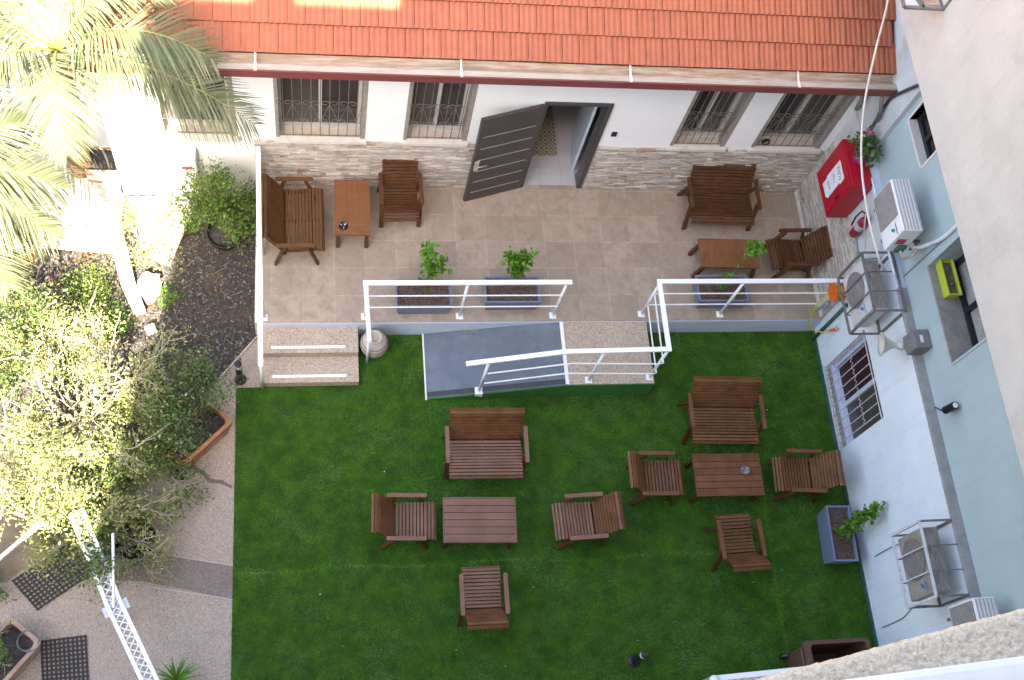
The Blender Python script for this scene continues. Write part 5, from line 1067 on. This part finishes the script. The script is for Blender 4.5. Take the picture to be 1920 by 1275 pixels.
# stones, kerb, crate
kb = tag(MB().prism([(-2.98, 8.75), (-2.62, 7.42), (-2.42, 6.98), (-2.26, 7.02), (-2.42, 7.45), (-2.76, 8.78)], 0.0, .13).build('kerb_stone', M['pale_stone'], bevel=.015), 'long pale curved kerb in bright sun across the soil', 'kerb')
mb = MB(); V = []; rs = random.Random(4); pl = []
for k in range(14): a = 2 * math.pi * k / 14; r = .20 * (1 + rs.uniform(-.12, .12)); pl.append((-2.22 + r * .85 * math.cos(a), 7.40 + r * 1.15 * math.sin(a) * (1.2 if k % 3 else .85)))
rk_ = tag(MB().prism(pl, .0, .16).build('boulder', M['pale_stone'], bevel=.04, smooth=True), 'flat pale boulder lying beside the sunlit kerb', 'boulder')
fl = thing('floodlight', 'small white square floodlight lying on the soil', 'floodlight', (-2.18, 6.72, 0)); mb = MB(); mb.box((-2.18, 6.72, .12), (.13, .13, .04), Matrix.Rotation(.5, 3, 'Z') @ Matrix.Rotation(.3, 3, 'X')); mb.build('lamp_head', M['sticker'], fl); MB().tube([(-2.18, 6.74, 0), (-2.18, 6.74, .1)], .012, n=6).build('spike', M['black'], fl)
cr = thing('wooden_trough', 'brown wooden trough with dry twigs at the house corner', 'trough', (-2.95, 9.3, 0)); mb = MB()
for k in range(4): mb.bar((-3.15, 9.14, .05 + .085 * k), (-2.72, 9.14, .05 + .085 * k), .025, .075); mb.bar((-3.15, 9.55, .05 + .085 * k), (-2.72, 9.55, .05 + .085 * k), .025, .075)
for xx in (-3.16, -2.71): mb.bb((xx - .012, 9.14, .01), (xx + .012, 9.56, .34))
mb.build('boards', M['terracotta_pale'], cr); MB().bb((-3.14, 9.16, 0), (-2.73, 9.54, .27)).build('soil', M['soil'], cr)

# pots and troughs
def round_pot(name, label, c, r, h, m, soil=M['soil'], lip=.02, cat='pot'):
    t = thing(name, label, cat, c); MB().lathe([(r * .68, 0), (r * .92, h * .8), (r * 1.0, h * .8), (r * 1.03, h), (r * .93, h), (r * .88, h * .85), (0, h * .85)], c, n=30).build('pot', m, t, smooth=False)
    MB().lathe([(r * .89, 0), (r * .3, .015), (0, .02)], (c[0], c[1], c[2] + h * .86), n=20).build('soil', soil, t, smooth=True); return t
round_pot('flowerpot', 'wide black plastic pot holding the round green bush', (-1.20, 8.20, 0.0), .27, .26, M['pot_black'])
round_pot('flowerpot', 'big grey clay pot holding the gnarled small tree', (-2.2, 3.70, 0.0), .28, .42, M['pot_grey'])
round_pot('flowerpot', 'round terracotta pot under the palm at the left edge', (-3.97, 7.93, 0.0), .24, .42, M['terracotta'])
round_pot('bucket', 'small pale blue bucket of dark water beside the trough', (-1.70, 4.60, 0.0), .10, .20, M['pot_blue'], soil=M['black'], cat='bucket')
round_pot('flowerpot', 'small grey empty pot standing inside the terracotta trough', (-1.72, 4.98, 0.20), .11, .18, M['pot_grey'])
def trough(label, c, L_, w_, h, rz, m):
    t = thing('terracotta_trough', label, 'trough', (0, 0, 0)); o = []
    def rr(l, w2, r): 
        P = []
        for cx, cy, a0 in ((l / 2 - r, w2 / 2 - r, 0), (-l / 2 + r, w2 / 2 - r, 90), (-l / 2 + r, -w2 / 2 + r, 180), (l / 2 - r, -w2 / 2 + r, 270)):
            for k in range(5): a = R(a0 + 22.5 * k); P.append((cx + r * math.cos(a), cy + r * math.sin(a)))
        return P
    V = []; N = 20
    for (l, w2, z) in ((L_ * .9, w_ * .85, 0), (L_ * .96, w_ * .94, h * .75), (L_, w_, h * .75), (L_, w_, h), (L_ - .10, w_ - .10, h), (L_ - .12, w_ - .12, h - .1)): V += [(px, py, z) for px, py in rr(l, w2, .07)]
    F = [tuple(range(N - 1, -1, -1))]
    for b in range(0, 5 * N, N): F += [(b + j, b + (j + 1) % N, b + N + (j + 1) % N, b + N + j) for j in range(N)]
    MB().add(V, F).build('pot', m, t); MB().prism(rr(L_ - .125, w_ - .125, .05), h - .13, h - .095).build('soil', M['soil'], t)
    t.location = c; t.rotation_euler = (0, 0, rz)
    return t
trough('long terracotta trough on the path beside the lawn with bare twigs', (-1.50, 5.12, 0), .88, .46, .35, math.atan2(.68, .70), M['terracotta'])
trough('weathered terracotta trough in the bottom left corner', (-3.72, 2.30, 0), .95, .52, .35, math.atan2(.62, .52), M['terracotta_pale'])
br, tp_ = branchy((-1.28, 5.25, .26), (.2, .1, 1), .22, .007, depth=3, spread=.9, kids=3, up=.05, rnd=random.Random(5)); tw = thing('bare_twigs', 'leafless twiggy plant in the long terracotta trough', 'plant', (-1.28, 5.25, .26)); make_wood(br, M['bark_brown'], 'branches', tw, 4)
pf = thing('pink_flowers', 'small magenta flowers at the lower end of the long trough', 'flowers', (-1.70, 4.83, .3)); leaves(np.array([-1.70, 4.83, .36]) + RNG.normal(size=(36, 3)) * .04, .035, M['flower_pink'], 'blossom', pf, up=.4, aspect=.9); leaves(np.array([-1.70, 4.83, .31]) + RNG.normal(size=(30, 3)) * .05, .05, M['leaf'], 'foliage', pf)
cl = thing('wire_coil', 'loose coil of grey wire lying in the bottom left trough', 'wire', (-3.40, 2.55, .30)); mb = MB()
for k in range(4): mb.tube([(-3.42 + (.10 + .01 * k) * math.cos(a) + .02 * k, 2.52 + (.10 + .012 * k) * math.sin(a), .30 + .03 * k + .015 * math.sin(2 * a)) for a in [i * .33 for i in range(20)]], .006, n=5)
mb.build('coil', M['cage'], cl)
# spiky plant
sp2 = thing('spiky_plant', 'spiky yellow-green cordyline at the bottom edge of the path', 'plant', (-1.65, 1.98, 0)); V = []; F = []
for k in range(64):
    a = random.random() * 6.28; l = random.uniform(.22, .40); el = random.uniform(.1, 1.3); wd = .010; d = Vector((math.cos(a) * math.cos(el), math.sin(a) * math.cos(el), math.sin(el))); sd = Vector((-math.sin(a), math.cos(a), 0)); b = Vector((-1.65, 1.98, .22)); m1 = b + d * l * .5; t_ = b + d * l + Vector((0, 0, -.10 * l * math.cos(el) * 2)); o = len(V)
    V += [b - sd * wd * .5, b + sd * wd * .5, m1 + sd * wd, m1 - sd * wd, t_]; F += [(o, o + 1, o + 2), (o, o + 2, o + 3), (o + 3, o + 2, o + 4)]
np_mesh('foliage', np.array([tuple(v_) for v_ in V]), np.array(F), M['leaf_bright'], sp2); MB().tube([(-1.65, 1.98, 0), (-1.65, 1.98, .24)], .025, n=8).build('stem', M['bark_brown'], sp2)
# rubber mats
def mat_obj(label, P, nx, ny):
    P = [Vector((x, y)) for x, y in P]; mb = MB(); z0, z1 = .003, .018
    def at(u, v_): return P[0].lerp(P[1], u).lerp(P[3].lerp(P[2], u), v_)
    cx = 1 / nx; 
    for i in range(nx + 1):
        a, b = at(i / nx, 0), at(i / nx, 1); mb.bar((a.x, a.y, .010), (b.x, b.y, .010), .020, .014)
    for j in range(ny + 1):
        a, b = at(0, j / ny), at(1, j / ny); mb.bar((a.x, a.y, .0115), (b.x, b.y, .0115), .020, .014)
    for i in range(nx + 1):
        for j in range(ny + 1): a = at(i / nx, j / ny); mb.lathe([(.017, 0), (.017, .020), (0, .021)], (a.x, a.y, .001), n=6)
    tag(mb.build('rubber_mat', M['rubber'], recalc=False), label, 'mat', 'perforated rubber mats')
mat_obj('black perforated rubber mat lying diagonally under the shrub edge', [(-3.70, 3.33), (-3.38, 2.96), (-2.72, 3.42), (-3.05, 3.79)], 9, 15)
mat_obj('black perforated rubber mat beside the weathered trough at the bottom', [(-3.30, 2.56), (-2.79, 2.60), (-2.70, 1.85), (-3.22, 1.85)], 10, 14)
# white lattice handrail
lt = thing('lattice_railing', 'white lattice railing running diagonally through the lower left path', 'railing', (-2.4, 2.8, 0))
a, b, c_ = Vector((-2.90, 3.92, .9)), Vector((-2.37, 2.72, .9)), Vector((-1.84, 1.66, .9)); nrm = Vector((.91, .41, 0)); wdt = .15
def lat(p, q, z, nm):
    p, q = p.copy(), q.copy(); p.z = q.z = z; mb = MB(); mb.bar(p, q, .045, .05); mb.bar(p + nrm * wdt, q + nrm * wdt, .045, .05); mb.build(nm, M['white_metal'], lt)
    mb = MB(); n = int((q - p).length / .09)
    for k in range(n):
        u0, u1 = p.lerp(q, k / n), p.lerp(q, (k + 1) / n); mb.bar(u0 + nrm * .02, u1 + nrm * (wdt - .02), .014, .012); mb.bar(u1 + nrm * .02, u0 + nrm * (wdt - .02), .014, .0125)
    mb.build('lattice', M['ac_white'], lt)
lat(a, b + (b - a) * .06, .88, 'long_rail'); lat(b - (b - a) * .10, c_, .955, 'long_rail')
for p in (a, b, c_, a.lerp(b, .5)): mb = MB(); mb.tube([(p.x + .07, p.y + .03, 0), (p.x + .07, p.y + .03, .86)], .025, n=8); mb.build('post', M['white_metal'], lt)
mb = MB(); q = b + nrm * .07; mb.bar(q - nrm * .14, q + nrm * .16, .13, .03); mb.build('joint_plate', M['steel'], lt)
tag(MB().tube([(-2.36, 3.62, 1.05), (-2.31, 2.74, 1.0)], .018, n=8).build('pole', M['white_metal'], smooth=True), 'slim white pole resting on the lattice railing', 'pole')
gr_ = thing('garden_handrail', 'short weathered pale handrail at the left edge above the mats', 'handrail', (-3.4, 3.6, 0)); mb = MB(); mb.bar((-3.95, 3.12, .9), (-3.20, 3.84, .9), .05, .04); mb.build('top_rail', M['cage_white'], gr_)
for p in ((-3.85, 3.22), (-3.26, 3.79)): mb = MB(); mb.tube([(*p, 0), (*p, .89)], .02, n=8); mb.build('post', M['cage'], gr_)

# ------------------------------------------------------------------ palms
def frond(base, tip, lift, name, parent, width=.50, n=78, seed=0, droop=.28):
    rnd = random.Random(seed); b, t = Vector(base), Vector(tip); mid = b.lerp(t, .5) + Vector((0, 0, lift)); pts = []
    for k in range(17): u = k / 16; pts.append(b * (1 - u) ** 2 + mid * 2 * u * (1 - u) + t * u * u)
    mb = MB(); mb.tube(pts, [.022 * (1 - .85 * k / 16) for k in range(17)], n=5); V, F = [], []
    for k in range(n):
        u = .10 + .90 * k / n; i = min(int(u * 16), 15); p = pts[i].lerp(pts[i + 1], u * 16 - i); d = (pts[i + 1] - pts[i]).normalized(); side = d.cross(Vector((0, 0, 1))).normalized(); upv = side.cross(d)
        L_ = width * 1.5 * (math.sin(math.pi * (.18 + .78 * u)) ** .7) * rnd.uniform(.85, 1.12)
        for s_ in (-1, 1):
            dd = (side * s_ * .80 + d * (.45 + .5 * u) + upv * rnd.uniform(-.05, .25)).normalized(); wv = (d * .8 + upv * rnd.uniform(-.5, .5)).normalized() * .016
            m1 = p + dd * L_ * .5 + Vector((0, 0, -droop * L_ * .15)); m2 = p + dd * L_ + Vector((0, 0, -droop * L_ * rnd.uniform(.7, 1.5))); o = len(V)
            V += [p - wv * .6, p + wv * .6, m1 + wv, m1 - wv, m2]; F += [(o, o + 1, o + 2), (o, o + 2, o + 3), (o + 3, o + 2, o + 4)]
    o = np_mesh(name, np.array([tuple(v_) for v_ in V]), np.array(F), M['palm'], parent); mb.build('rachis', M['rachis'], o, smooth=True, recalc=False); return o
def palm(label, base, crown, tips, seed):
    t = thing('palm_tree', label, 'palm tree', base); b, c = Vector(base), Vector(crown); mb = MB(); pts = [b.lerp(c, k / 14) for k in range(15)]
    mb.tube(pts, [(.17 - .05 * k / 14) * (1.12 if k % 2 else .94) for k in range(15)], n=12); mb.build('trunk', M['palmtrunk'], t)
    for k, (tip, lift, wd) in enumerate(tips): frond(c, tip, lift, 'frond', t, wd, seed=seed + k)
    return t
palm('feathery palm tree whose green fronds overlap the tiled roof at the upper left', (-3.3, 9.35, 0), (-2.92, 8.85, 3.45),
     [((-.62, 7.93, 3.35), .75, .55), ((-1.05, 8.25, 4.15), .95, .55), ((-1.55, 9.15, 4.55), .8, .5), ((-2.2, 10.2, 4.6), .8, .5), ((-3.2, 10.6, 4.4), .8, .5), ((-4.4, 10.0, 4.2), .8, .5), ((-4.9, 8.9, 4.0), .9, .5), ((-4.3, 7.6, 3.6), .9, .5), ((-2.75, 7.55, 3.2), .8, .42)], 50)
palm('second palm tree leaning in from the left edge with long drooping fronds', (-4.9, 8.3, 0), (-4.6, 8.0, 1.9),
     [((-3.05, 7.9, 1.9), .7, .5), ((-3.2, 7.35, 1.6), .7, .5), ((-3.75, 6.75, 1.3), .7, .5), ((-3.4, 8.6, 2.3), .7, .5), ((-4.4, 6.4, 1.3), .7, .5), ((-4.0, 9.4, 2.4), .7, .5), ((-5.8, 7.0, 1.8), .7, .5)], 80)
